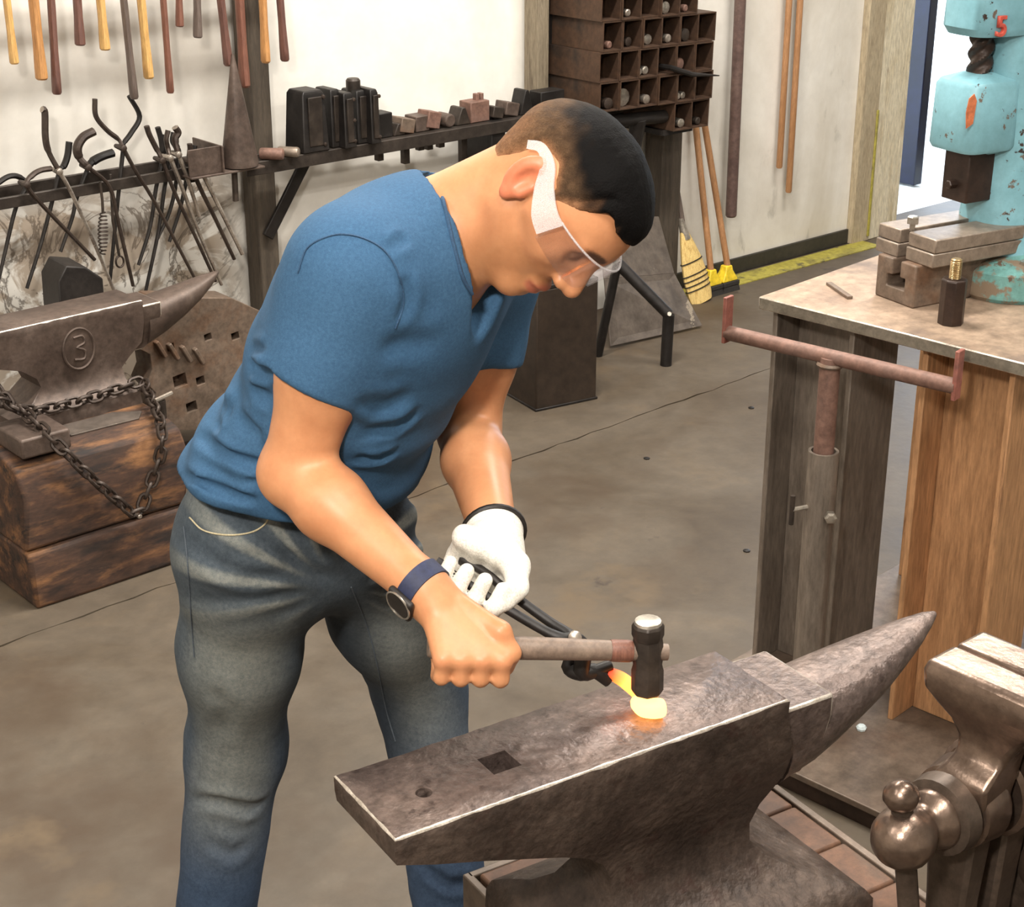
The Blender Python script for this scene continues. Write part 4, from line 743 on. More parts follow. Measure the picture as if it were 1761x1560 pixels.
# tongs held in the left hand
tv_ = Pd(988, 1094, 1.985); rE = Pd(748, 968, 1.99); rE2 = Pd(795, 961, 2.035)
TGA = Pd(838, 1003, 2.005)            # where the gloved hand closes on the reins
t = thing('tongs', 'dark tongs held in the white glove gripping the hot iron', 'tongs', tuple(tv_))
dr1 = nrm(tv_-TGA)
pts = smooth_path([rE, Pd(790, 995, 1.99), Pd(850, 1034, 1.985), Pd(920, 1076, 1.98), Pd(965, 1098, 1.975), tv_+np.array([0, 0, -.004]), Pd(1004, 1118, 1.995), pA-np.array([.03, -.012, -.004]), pA+AX*.004+np.array([0, 0, .009])], 5)
n = len(pts); obj('tong_half', G().tube(pts, list(np.interp(np.linspace(0, 1, n), [0, .03, .06, .4, .6, .7, .85, 1], [.0085, .009, .0055, .006, .009, .010, .010, .007])), 10), MT['black'], t, sm=60)
pts = smooth_path([rE2, Pd(835, 985, 2.02), Pd(872, 1016, 2.01), Pd(940, 1066, 2.0), Pd(975, 1088, 1.99), tv_+np.array([0, 0, -.006]), Pd(996, 1122, 2.02), Pd(978, 1146, 2.02), Pd(1000, 1158, 2.015), Pd(1020, 1153, 2.01), pA+np.array([-.002, -.004, -.010])], 5)
n = len(pts); obj('tong_half', G().tube(pts, list(np.interp(np.linspace(0, 1, n), [0, .03, .06, .4, .5, .6, .75, 1], [.0085, .009, .0055, .0065, .009, .008, .010, .008])), 10), MT['black'], t, sm=60)
obj('rivet', G().lathe(tv_-Dv*.018, Dv, [(0, .004), (.002, .008), (.006, .0085), (.03, .006)], 12), MT['rod'], t)
# hammer in the right hand
HB = Pz(1113, 1190, .834); HT = np.array([HB[0], HB[1], .0])+np.array([-.003, .0, .942]); hdv = nrm(HT-HB); HC = HB+hdv*.055
HE = Pd(736, 1110, 1.925); HXD = nrm(HC-HE)
t = thing('hammer', 'forging hammer with steel head striking the hot iron', 'hammer', tuple(HC))
HL = np.linalg.norm(HC-HE); ar = 8
obj('head', G().lathe(HB, hdv, [(0, .0175), (.004, .0195), (.03, .0195), (.038, .0175), (.045, .0185), (.066, .0185), (.073, .0175), (.078, .0195), (.090, .0195), (.094, .0172)], 8), MT['dark'], t, sm=25, bev=.0015)
obj('striking_cap', G().lathe(HB+hdv*.0935, hdv, [(0, .0168), (.003, .0155), (.004, .012)], 16), MT['bright'], t)
obj('handle', G().lathe(HE, HXD, [(0, .013), (.004, .0155), (.03, .0165), (.08, .0145), (.14, .0135), (.2, .0125), (HL-.02, .0115), (HL+.015, .0105), (HL+.024, .010)], 14), MT['hamwood'], t)
obj('handle_collar', G().lathe(HC-HXD*.045, HXD, [(0, .0128), (.004, .0134), (.022, .0134), (.026, .0125)], 14), MT['redwood'], t)
# ================================================================ the smith: signed distance shapes meshed with surface nets
f32 = np.float32
def rcone(P, a, b, ra, rb):
    a = np.asarray(a, f32); d = np.asarray(b, f32)-a; t = np.clip(((P-a)@d)/float(d@d), 0, 1)
    return np.linalg.norm(P-a-t[:, None]*d, axis=1)-(ra+(rb-ra)*t)
def ell(P, c, ax, r):
    q = (P-np.asarray(c, f32))@np.asarray(ax, f32).T; r = np.asarray(r, f32)
    k0 = np.linalg.norm(q/r, axis=1); k1 = np.linalg.norm(q/(r*r), axis=1)+1e-6; return k0*(k0-1)/k1
def smin(a, b, k):
    h = np.maximum(k-np.abs(a-b), 0)/k; return np.minimum(a, b)-h*h*k*.25
def smax(a, b, k): return -smin(-a, -b, k)
def sstep(x, a, b): t = np.clip((x-a)/(b-a), 0, 1); return t*t*(3-2*t)
def wob(P, s, seed=0):
    r = np.random.RandomState(seed); o = 0
    for i in range(5):
        k = r.normal(size=3); k = (k/np.linalg.norm(k)*s*r.uniform(.6, 1.6)).astype(f32); o = o+np.sin(P@k+r.uniform(0, 6.28))
    return o/5
def nets(fn, lo, hi, h):
    lo = np.array(lo, float); B = 8; nb = np.ceil((np.array(hi)-lo)/(h*B)).astype(int); n = nb*B+1
    D = np.ones(tuple(n), f32)
    I = np.stack(np.meshgrid(*[np.arange(k) for k in nb], indexing='ij'), -1).reshape(-1, 3)
    cc = (lo+(I+.5)*B*h).astype(f32); dv = fn(cc); near = np.abs(dv) < B*h*1.25
    for i, v in zip(I[~near], dv[~near]):
        if v < 0: s = i*B; D[s[0]:s[0]+B+1, s[1]:s[1]+B+1, s[2]:s[2]+B+1] = -1
    loc = np.stack(np.meshgrid(*[np.arange(B+1)]*3, indexing='ij'), -1).reshape(-1, 3); nI = I[near]
    for k in range(0, len(nI), 400):
        s = nI[k:k+400]*B; idx = (s[:, None, :]+loc[None]).reshape(-1, 3); val = fn((lo+idx*h).astype(f32)); D[idx[:, 0], idx[:, 1], idx[:, 2]] = val
    S = D < 0; c = sum(S[a:S.shape[0]-1+a, b:S.shape[1]-1+b, d:S.shape[2]-1+d].astype(np.int8) for a in (0, 1) for b in (0, 1) for d in (0, 1))
    cell = np.argwhere((c > 0) & (c < 8)); vid = -np.ones(c.shape, np.int32); vid[cell[:, 0], cell[:, 1], cell[:, 2]] = np.arange(len(cell))
    acc = np.zeros((len(cell), 3)); cnt = np.zeros(len(cell)); cor = [(a, b, d) for a in (0, 1) for b in (0, 1) for d in (0, 1)]
    val = {q: D[cell[:, 0]+q[0], cell[:, 1]+q[1], cell[:, 2]+q[2]] for q in cor}
    for q in cor:
        for ax in range(3):
            if q[ax]: continue
            r = list(q); r[ax] = 1; a, b = val[q], val[tuple(r)]; m = (a < 0) != (b < 0); t = np.where(m, a/np.where(m, a-b, 1), 0)
            p = np.tile(np.array(q, float), (len(cell), 1)); p[:, ax] += t; acc[m] += p[m]; cnt[m] += 1
    Vx = lo+(cell+acc/cnt[:, None])*h; Fs = []
    for ax in range(3):
        u, v = (ax+1) % 3, (ax+2) % 3; sl0 = [slice(None)]*3; sl1 = [slice(None)]*3; sl0[ax] = slice(0, -1); sl1[ax] = slice(1, None)
        e = np.argwhere(S[tuple(sl0)] != S[tuple(sl1)]); e = e[(e[:, u] > 0) & (e[:, v] > 0) & (e[:, u] < c.shape[u]) & (e[:, v] < c.shape[v])]
        def off(du, dv_): q = e.copy(); q[:, u] -= du; q[:, v] -= dv_; return vid[q[:, 0], q[:, 1], q[:, 2]]
        f = np.stack([off(1, 1), off(0, 1), off(0, 0), off(1, 0)], 1); flip = ~S[e[:, 0], e[:, 1], e[:, 2]]; f[flip] = f[flip][:, ::-1]; Fs.append(f)
    Fq = np.concatenate(Fs); return Vx, Fq[(Fq >= 0).all(1)]
def relax(Vx, Fq, it=2, w=.5):
    for _ in range(it):
        s = np.zeros_like(Vx); n = np.zeros(len(Vx))
        for a, b in ((0, 1), (1, 2), (2, 3), (3, 0)):
            for x, y in ((a, b), (b, a)): np.add.at(s, Fq[:, x], Vx[Fq[:, y]]); np.add.at(n, Fq[:, x], 1)
        Vx = Vx*(1-w)+w*s/np.maximum(n, 1)[:, None]
    return Vx
def sdf_obj(name, fn, lo, hi, h, m, parent, color=None, rel=1, loc=None):
    Vx, Fq = nets(fn, lo, hi, h); Vx = relax(Vx, Fq, rel); L = ORG[parent.name] if parent is not None else np.array(loc)
    me = bpy.data.meshes.new(name); me.from_pydata((Vx-L).tolist(), [], Fq.tolist()); me.materials.append(m); me.polygons.foreach_set('use_smooth', [True]*len(me.polygons))
    if color is not None:
        c = color(Vx.astype(f32)); a = me.color_attributes.new('Col', 'FLOAT_COLOR', 'POINT'); a.data.foreach_set('color', np.concatenate([c, np.ones((len(c), 1))], 1).astype(f32).ravel())
    me.update(); o = bpy.data.objects.new(name, me); col.objects.link(o); ORG[o.name] = L
    if parent is not None: o.parent = parent
    else: o.location = L
    return o
def lc(*c): return np.array(lin(c)[:3])
def plane(P, p, n): return (P-np.asarray(p, f32))@np.asarray(n, f32)
def trace(x, y, fn, d0=1.5, d1=3.2):
    r = ray(x, y); d = d0
    for _ in range(140):
        v = float(fn((Cv+r*d)[None].astype(f32))[0])
        if v < .0006: break
        d += max(v*.6, .0008)
        if d > d1: return None
    return Cv+r*d
# ---------------------------------------------------------------- joints
J = dict(pel=Pd(507, 862, 2.27), rhip=Pd(428, 900, 2.22), lhip=Pd(612, 885, 2.34), che=Pd(660, 535, 2.08), nkb=Pd(768, 392, 2.03),
         rsh=Pd(604, 466, 1.94), rel=Pd(508, 812, 2.03), rwr=Pd(728, 1012, 1.945), lsh=Pd(836, 470, 2.25), lel=Pd(806, 742, 2.29), lwr=Pd(853, 932, 2.075),
         rkn=Pz(407, 1285, .50), ran=Pz(352, 1690, .09), lkn=Pz(722, 1185, .50), lan=Pz(792, 1660, .09))
sU = nrm(J['nkb']-J['pel']); cL = J['lsh']-J['rsh']; cL = nrm(cL-sU*(cL@sU)); cF = np.cross(cL, sU); CAX = (cF, cL, sU)
pU = nrm(.55*sU+.45*Zv); pL = J['lhip']-J['rhip']; pL = nrm(pL-pU*(pL@pU)); pF = np.cross(pL, pU); PAX = (pF, pL, pU)
wai = J['pel']*.55+J['che']*.45
# head frame: pitched down, turned a little to the camera
f0 = nrm(.439*Rv-.899*Uv); u0 = nrm(.899*Rv+.439*Uv); rl = math.radians(25); yw = math.radians(4); l0 = math.cos(rl)*Dv+math.sin(rl)*u0
hF = nrm(math.cos(yw)*f0-math.sin(yw)*l0); hL = nrm(math.cos(yw)*l0+math.sin(yw)*f0); hU = np.cross(hF, hL); HAX = np.array([hF, hL, hU])
HO = Pd(951, 322, 1.975); HS = .98
def hw(x, y, z): return HO+(hF*x+hL*y+hU*z)*HS
def hq(P): return (((P-HO.astype(f32))@HAX.astype(f32).T)/HS).astype(f32)
EYE = np.eye(3)
def torso(P, k=0.):
    d = ell(P, J['che']+cF*.0, CAX, (.118+k, .168+k, .19+k))
    d = smin(d, ell(P, J['nkb']-sU*.12-cF*.015, CAX, (.088+k, .15+k, .11+k)), .06)
    d = smin(d, rcone(P, J['rsh']+sU*.0, J['nkb']-sU*.035, .056+k, .058+k), .05); d = smin(d, rcone(P, J['lsh']+sU*.008, J['nkb']-sU*.03, .058+k, .058+k), .05)
    d = smin(d, ell(P, wai, CAX, (.112+k, .152+k, .19+k)), .08)
    return smin(d, ell(P, J['pel']+pU*.02, PAX, (.120+k, .164+k, .14+k)), .08)
# ---------------------------------------------------------------- hands
def grip(P, A, ax, e1, e2, ts, K, chain, W_, thumb, s=1.0):
    d = None
    for i, t_ in enumerate(ts):
        c = A+ax*t_; kn = c+e1*K[0]+e2*K[1]; pts = [kn]+[c+e1*a+e2*b for a, b in chain]; r = .0105*s if i not in (3,) else .0092*s
        m = rcone(P, W_, kn, .0185*s, .0128*s); d = m if d is None else smin(d, m, .012)
        fd = None
        for j in range(len(pts)-1):
            q = rcone(P, pts[j], pts[j+1], r*(1.08-.07*j), r*(1.0-.07*j)); fd = q if fd is None else smin(fd, q, .004)
        d = smin(d, fd, .0045)
    for j in range(len(thumb)-1): d = smin(d, rcone(P, thumb[j], thumb[j+1], (.0145-.002*j)*s, (.0125-.0018*j)*s), .008)
    return d
# right hand on the hammer handle
hx_ = HXD; RA = HE+HXD*((Pd(806, 1108, 1.93)-HE)@HXD); e1r = -Dv-hx_*(-Dv@hx_); e1r = nrm(e1r); e2r = np.cross(hx_, e1r); e2r = e2r if e2r[2] > 0 else -e2r
RK = (.028, -.012); RCH = [(.020, -.034), (-.012, -.036), (-.030, -.014), (-.024, .010)]
RW = J['rwr']+nrm(RA-J['rwr'])*.018
RTH = [RW+hx_*.016+e2r*.006, RA+hx_*.034+e1r*.018+e2r*.020, RA+hx_*.048+e1r*.018-e2r*.004, RA+hx_*.046+e1r*.006-e2r*.022]
def rhand(P): return grip(P, RA, hx_, e1r, e2r, (.036, .013, -.010, -.032), RK, RCH, RW, RTH, .95)
# left hand in the glove on the tong reins
lx = nrm(tv_-rE); LA = TGA-lx*.014; e1l = nrm(-Dv-lx*(-Dv@lx)); e2l = np.cross(lx, e1l); e2l = e2l if e2l[2] > 0 else -e2l
LW = J['lwr']+nrm(LA-J['lwr'])*.012
LK = (-.006, .036); LCH = [(-.036, .012), (-.030, -.022), (.002, -.034), (.028, -.020), (.030, .004)]
LTH = [LW+lx*.02-e1l*.004, LA+lx*.036+e2l*.032-e1l*.002, LA+lx*.048+e2l*.012+e1l*.016, LA+lx*.044-e2l*.008+e1l*.022]
def lhand(P, s=1.): return grip(P, LA, lx, e1l, e2l, (.034, .010, -.014, -.036), LK, LCH, LW, LTH, s)
# ---------------------------------------------------------------- head
def head(P):
    q = hq(P); y = np.abs(q[:, 1]); S = np.stack([q[:, 0], y, q[:, 2]], 1)
    d = ell(S, (.006, 0, .028), EYE, (.098, .074, .076)); d = smin(d, ell(S, (.040, 0, .026), EYE, (.066, .062, .054)), .03)
    d = smin(d, ell(S, (.040, 0, -.030), EYE, (.060, .055, .070)), .03)
    d = smin(d, rcone(S, (.002, .050, -.045), (.072, .012, -.093), .020, .019), .022); d = smin(d, rcone(S, (.074, 0, -.094), (.076, .010, -.094), .019, .018), .018)
    d = smin(d, rcone(S, (.066, .042, -.018), (.03, .060, -.008), .020, .014), .02)
    d = smin(d, rcone(S, (.096, .008, .022), (.086, .040, .022), .012, .010), .012)
    d = smax(d, -rcone(S, (.104, .031, .002), (.099, .036, .001), .014, .013), .010)
    d = smin(d, rcone(S, (.082, .031, .002), (.082, .033, .002), .0125, .0125), .004)
    d = smin(d, rcone(S, (.098, 0, .012), (.119, 0, -.032), .0085, .0125), .010); d = smin(d, rcone(S, (.108, .012, -.036), (.106, .014, -.036), .0095, .009), .006)
    d = smin(d, ell(S, (.092, 0, -.064), EYE, (.016, .026, .0075)), .008); d = smin(d, ell(S, (.089, 0, -.077), EYE, (.0155, .022, .0078)), .007)
    d = smax(d, -rcone(S, (.112, 0, -.0700), (.096, .026, -.0715), .0018, .0012), .004)
    # ears
    ea = ell(S, (-.010, .079, .004), nrm_rows(((.97, -.22, .1), (.22, .97, 0), (-.1, 0, .99))), (.021, .010, .033)); ea = smax(ea, -ell(S, (-.004, .089, .006), EYE, (.011, .009, .019)), .005)
    ea = smin(ea, rcone(S, (.004, .080, -.012), (.004, .078, .004), .006, .005), .004); ea = smin(ea, ell(S, (-.006, .079, -.026), EYE, (.009, .007, .010)), .006)
    return smin(d, ea, .006)*HS, q
def nrm_rows(m): return np.array([nrm(r) for r in m])
NKT = hw(-.020, 0, -.02)
def arm(P, sh, el, wr, k=0.):
    m = el+(wr-el)*.28; d = smin(rcone(P, sh, sh+(el-sh)*.5, .056+k, .050+k), rcone(P, sh+(el-sh)*.5, el, .050+k, .040+k), .03)
    d = smin(d, rcone(P, el, m, .040+k, .043+k), .02); d = smin(d, rcone(P, m, wr, .043+k, .0275+k), .02); return d
def skin(P):
    d, q = head(P); n = rcone(P, J['nkb']-sU*.02-cF*.01, NKT, .067, .056); n = smin(n, rcone(P, J['nkb']-sU*.02+cF*.03, hw(.02, 0, -.055), .045, .040), .04)
    d = smin(d, n, .02); d = smin(d, smax(torso(P, -.026), -plane(P, J['pel']+pU*.10, pU), .02), .03)
    ra = arm(P, J['rsh'], J['rel'], J['rwr']); el_ = nrm(J['rel']-J['rsh']*.5-J['rwr']*.5); ra = smin(ra, rcone(P, J['rel']+el_*.006, J['rel']+el_*.007, .028, .028), .03)
    ra = smin(ra, rcone(P, J['rwr'], RW, .0275, .026), .02); ra = smin(ra, rhand(P), .012); d = smin(d, ra, .03)
    la = arm(P, J['lsh'], J['lel'], J['lwr']); la = smin(la, rcone(P, J['lwr'], LA*.4+J['lwr']*.6, .026, .015), .01); return smin(d, la, .03)
def skin_col(P):
    q = hq(P); x, y, z = q[:, 0], np.abs(q[:, 1]), q[:, 2]
    c = np.tile(lc(206, 146, 104), (len(P), 1)); inh = np.linalg.norm(q, axis=1) < .2
    def blend(w, cc):
        nonlocal c; w = (np.clip(w, 0, 1)*inh)[:, None]; c = c*(1-w)+w*np.array(cc)
    blend(.55*sstep(x, -.01, .03)*sstep(z, -.035, -.055)*(1-sstep(y, .05, .075)), lc(160, 112, 74))         # stubble
    blend(.85*(1-sstep(np.sqrt(((z+.070)/.013)**2+(y/.027)**2), .8, 1.15))*sstep(x, .085, .092), lc(172, 96, 76))  # lips
    blend(.9*(1-sstep(np.sqrt(((z-.023)/.0065)**2+((y-.028)/.021)**2), .7, 1.2))*sstep(x, .07, .085), lc(46, 32, 26))   # brows
    blend(.5*(1-sstep(np.sqrt(((z-.002)/.012)**2+((y-.033)/.017)**2), .6, 1.2))*sstep(x, .075, .085), lc(96, 62, 48))   # eyelids
    blend(.55*sstep(y, .074, .083)*sstep(x, -.04, -.03)*(1-sstep(x, .008, .014)), lc(216, 112, 86))         # ears
    kn = np.min([np.linalg.norm(P-(RA+hx_*t_+e1r*RK[0]+e2r*RK[1]).astype(f32), axis=1) for t_ in (.036, .013, -.010, -.032)], 0); w_ = (.35*(1-sstep(kn, .008, .016)))[:, None]; c = c*(1-w_)+w_*lc(206, 124, 92)
    return c
def cloth_mat(name, cols, sc, rough, bmp, bs, sheen=.2):
    m = mat(name, cols, sc, rough, 0, bmp, (1, 1, 1), 4, bscale=bs, vcol='Col', bdist=.0015, spec=.2); m.node_tree.nodes['Principled BSDF'].inputs['Sheen Weight'].default_value = sheen; return m
skm = mat('skin', [(238, 230, 226), (255, 255, 255)], 22, .42, 0, .06, fine=.04, detail=4, vcol='Col', bscale=160, bdist=.001, spec=.4); ps = skm.node_tree.nodes['Principled BSDF']; ps.inputs['Subsurface Weight'].default_value = .12; ps.inputs['Subsurface Radius'].default_value = (.012, .005, .003); ps.inputs['Subsurface Scale'].default_value = .5
allp = np.array(list(J.values())+[HO, RA, LA]); lo = allp.min(0)-.16; hi = allp.max(0)+.16; lo[2] = .80
foot = (J['ran']+J['lan'])/2; foot[2] = 0
person = sdf_obj('person', skin, lo, hi, .0032, skm, None, skin_col, 1, foot)
tag(person, 'man in blue T-shirt and jeans bending over the anvil, hammering', 'person')
# ---------------------------------------------------------------- hair
HP = np.array([(.122, .058), (.092, .060), (.080, .070), (.068, .068), (.060, .050), (.048, .036), (.036, .020), (.030, -.010), (.018, -.014), (.014, .026), (-.006, .040), (-.030, .034), (-.036, .0), (-.052, -.036), (-.11, -.05), (-.16, .05), (-.1, .2), (.16, .2), (.16, .075)], f32)
def poly_sd(p, V_):
    d = np.full(len(p), 1e9, f32); s_ = np.ones(len(p), f32); n = len(V_)
    for i in range(n):
        a, b = V_[i], V_[i-1]; e = b-a; w_ = p-a; t_ = np.clip((w_@e)/float(e@e), 0, 1); d = np.minimum(d, ((w_-t_[:, None]*e)**2).sum(1))
        c1 = p[:, 1] >= a[1]; c2 = p[:, 1] < b[1]; c3 = e[0]*w_[:, 1] > e[1]*w_[:, 0]; s_ = np.where((c1 & c2 & c3) | (~c1 & ~c2 & ~c3), -s_, s_)
    return s_*np.sqrt(d)
def hair(P):
    q = hq(P); S = np.stack([q[:, 0], np.abs(q[:, 1]), q[:, 2]], 1)
    d = ell(S, (.006, 0, .028), EYE, (.098, .074, .076)); d = smin(d, ell(S, (.040, 0, .026), EYE, (.066, .062, .054)), .03)
    d = smin(d*HS, rcone(P, J['nkb']-sU*.02-cF*.01, NKT, .067, .056), .02)
    top = sstep(q[:, 2], .045, .09)*sstep(q[:, 0], -.10, .04); th = .003+.010*top+.0005*wob(P, 420, 3)+.002*top*wob(P, 110, 4)
    ps_ = poly_sd(q[:, [0, 2]]+.002*np.stack([wob(P, 300, 5), wob(P, 300, 6)], 1).astype(f32), HP); fr_ = sstep(q[:, 0], .03, .07); th = th*np.maximum(sstep(-ps_, 0, .022), fr_)-.0012*(1-sstep(-ps_, 0, .012))*(1-fr_); return smax(d-th, ps_, .004)
def hair_col(P):
    q = hq(P); n = wob(P, 260, 8)*.012+wob(P, 90, 9)*.010; z = q[:, 2]+n+.18*np.clip(q[:, 0], -.1, .1)
    w1 = sstep(z, .034, .082)[:, None]; w0 = sstep(z, -.02, .04)[:, None]; a = lc(132, 96, 68); b = lc(92, 70, 50); c = lc(9, 7, 7); o = (a*(1-w0)+b*w0)*(1-w1)+c*w1; e_ = sstep(-poly_sd(q[:, [0, 2]], HP), -.002, .016)[:, None]; e_ = np.maximum(e_, w1); return o*e_+lc(176, 126, 90)*(1-e_)
hrm = mat('short dark hair', [(190, 185, 180), (255, 255, 255)], 120, .75, 0, .5, vcol='Col', bscale=420, bdist=.002, spec=.12)
sdf_obj('hair', hair, HO-.17, HO+.17, .0025, hrm, person, hair_col, 0)
# ---------------------------------------------------------------- T-shirt
RSE = J['rsh']+(J['rel']-J['rsh'])*.55; LSE = J['lsh']+(J['lel']-J['lsh'])*.56
rd = nrm(nrm(J['rel']-J['rsh'])-Rv*.27); ld = nrm(J['lel']-J['lsh'])
HEMP = J['pel']+pU*.044; HEMN = nrm(pU-pF*.16)
def shirt_raw(P):
    d = torso(P, .004)
    r = rcone(P, J['rsh']+sU*.004, RSE+rd*.04, .070, .063); r = smax(r, plane(P, RSE, rd), .006)
    l = rcone(P, J['lsh']+sU*.004, LSE+ld*.04, .068, .062); l = smax(l, plane(P, LSE, ld), .006)
    d = smin(d, r, .035); return smin(d, l, .035)
def creases(lists, fn):
    o = []
    for pts, am, wd in lists:
        P = [trace(x, y, fn) for x, y in smooth2(pts, 2)]; P = [p for p in P if p is not None]
        if len(P) > 1: o.append((np.array(P, f32), am, wd))
    return o
def crease_disp(P, cr):
    o = np.zeros(len(P), f32)
    for pts, am, wd in cr:
        c0 = pts.mean(0); rr_ = np.linalg.norm(pts-c0, axis=1).max()+wd*5; m = np.linalg.norm(P-c0, axis=1) < rr_
        if not m.any(): continue
        Q_ = P[m]; dm = np.full(len(Q_), 1e9, f32); n_ = len(pts)-1; tt = np.zeros(len(Q_), f32)
        for k in range(n_):
            a = pts[k]; e = pts[k+1]-a; t_ = np.clip(((Q_-a)@e)/max(float(e@e), 1e-9), 0, 1); dd_ = np.linalg.norm(Q_-a-t_[:, None]*e, axis=1); tt = np.where(dd_ < dm, (k+t_)/n_, tt); dm = np.minimum(dm, dd_)
        fade = sstep(np.minimum(tt, 1-tt), .0, .3); o[m] += am*fade*(np.exp(-(dm/wd)**2)-.45*np.exp(-((dm-2.1*wd)/wd)**2))
    return o
def smooth2(p, k): return [(q[0], q[1]) for q in smooth_path([(x, y, 0) for x, y in p], k)]
SCR = creases([([(380, 614), (426, 627), (474, 645)], .011, .008), ([(396, 598), (460, 603)], .006, .006), ([(428, 668), (468, 688)], .008, .008), ([(338, 744), (376, 773), (434, 797), (458, 806)], .011, .007), ([(322, 700), (350, 715), (385, 740)], .006, .009),
               ([(310, 812), (357, 833), (407, 852), (455, 862)], .011, .006), ([(420, 820), (440, 826), (456, 830)], .004, .006), ([(402, 716), (456, 752)], .008, .009), ([(360, 690), (400, 712)], .006, .010), ([(688, 560), (700, 512), (690, 470)], .006, .008), ([(660, 430), (705, 408)], .004, .006),
               ([(608, 783), (640, 788), (690, 772)], .009, .007), ([(620, 740), (680, 735), (730, 700)], .007, .009), ([(600, 690), (660, 700), (720, 670)], .005, .012), ([(640, 610), (700, 590), (760, 600)], .004, .014)], shirt_raw)
def shirt(P):
    d = shirt_raw(P); s_ = plane(P, J['pel'], sU); side = plane(P, J['pel'], cF); env = sstep(s_, .36, .14)
    d = d+crease_disp(P, SCR)-.003*env*np.sin(s_*75+side*40+wob(P, 12, 13)*2.2)-.0026*wob(P, 34, 14)-.0008*wob(P, 90, 15)
    d = d-.004*sstep(s_, .10, .0)           # loose hem
    d = smax(d, -plane(P, HEMP, HEMN), .006)
    nh = rcone(P, J['nkb']-sU*.012-cF*.012, NKT, .070, .072); nh = smin(nh, rcone(P, J['nkb']+sU*.0+cF*.05, J['nkb']-sU*.075+cF*.125, .062, .016), .02); return smax(d, -nh, .008)
def blue(P): 
    n = wob(P, 30, 21)*.5+.5; a = lc(59, 93, 125); b = lc(69, 104, 136); return a*(1-n[:, None])+b*n[:, None]
shm = cloth_mat('heather blue jersey', [(214, 220, 226), (255, 255, 255)], 260, .85, .25, 700, 0)
tsh = sdf_obj('t_shirt', shirt, lo, hi, .0042, shm, person, blue, 1)
def seamline(name, pxs, fn, r, m, par, push=.0008, k=8):
    P = [trace(x, y, fn) for x, y in smooth2(pxs, k)]; P = [p-Dv*push for p in P if p is not None]
    if len(P) > 3: return obj(name, G().tube(P, r, 6, flat=1), m, par, sm=60)
stm = mat('blue shirt seam', [(40, 68, 96), (46, 76, 106)], 60, .85, 0, 0)
seamline('shoulder_seam', [(512, 470), (530, 425), (575, 404), (620, 408), (660, 430), (685, 470), (694, 520), (680, 565)], shirt, .0011, stm, tsh)
seamline('collar_band', [(756, 322), (766, 360), (775, 400), (785, 440), (797, 480), (812, 506)], shirt, .0024, stm, tsh)
# ---------------------------------------------------------------- jeans
def leg(P, h, k, a, r0, r1, r2, r3):
    m = h+(k-h)*.5; d = smin(rcone(P, h, m, r0, r1), rcone(P, m, k, r1, r2), .05); return smin(d, rcone(P, k, a, r2, r3), .04)
CR = Pd(578, 1012, 2.22)
def whisk(P):
    u = (P-CR.astype(f32))@Rv.astype(f32); v = (P-CR.astype(f32))@Uv.astype(f32); r = np.hypot(u, v); ph = np.arctan2(v, u)
    env = sstep(r, .03, .08)*(1-sstep(r, .16, .26))*sstep(v, -.06, -.01); s_ = np.sin(ph*17+wob(P, 20, 61)*1.1+r*9)
    return env, s_
def jeans(P):
    d = ell(P, J['pel']+pU*.01+pF*.004, PAX, (.108, .150, .14)); d = smin(d, ell(P, J['pel']-pU*.085+pF*.0, PAX, (.104, .142, .095)), .06)
    r = leg(P, J['rhip']-pU*.03, J['rkn'], J['ran']-Zv*.02, .086, .0785, .068, .0585); l = leg(P, J['lhip']-pU*.03, J['lkn'], J['lan']-Zv*.02, .088, .077, .067, .0575)
    d = smin(d, smin(r, l, .012), .05); z = P[:, 2]; env, s_ = whisk(P)
    d = d-.0036*env*np.sign(s_)*np.abs(s_)**.7
    # fold under each knee, creases round the shins
    w1 = wob(P, 20, 62)*.012
    for zc_, kk, am in ((.27, 'rkn', .004), (.55, 'lkn', .003)):
        near = np.exp(-(np.linalg.norm((P-J[kk].astype(f32))[:, :2], axis=1)/.16)**4); q = (z-zc_+w1+.22*plane(P, J[kk], Rv))/.013; near = near*sstep(wob(P, 13, int(zc_*1000)), -.35, .45)
        d = d+near*am*(np.exp(-q*q)-.55*np.exp(-(q-1.9)**2*.35))
    d = d-.0024*wob(P, 24, 34)-.0018*wob(P, 58, 35)-.0008*wob(P, 130, 37)
    d = smax(d, plane(P, J['pel']+pU*.095, pU), .01); return np.maximum(d, .045-z)
jeans0 = jeans
JCR = creases([([(322, 1376), (380, 1380), (430, 1390), (462, 1378)], .010, .009), ([(716, 1478), (770, 1522), (826, 1512)], .009, .008), ([(345, 962), (420, 1000), (505, 985)], .006, .010), ([(470, 930), (530, 978), (572, 1002)], .007, .009), ([(628, 1004), (690, 962), (735, 930)], .006, .008), ([(400, 940), (470, 970), (540, 1000)], .005, .008), ([(345, 1180), (390, 1220), (370, 1290)], .004, .014), ([(350, 1440), (400, 1470), (430, 1440)], .005, .010)], jeans0)
def jeans(P): return jeans0(P)+crease_disp(P, JCR)
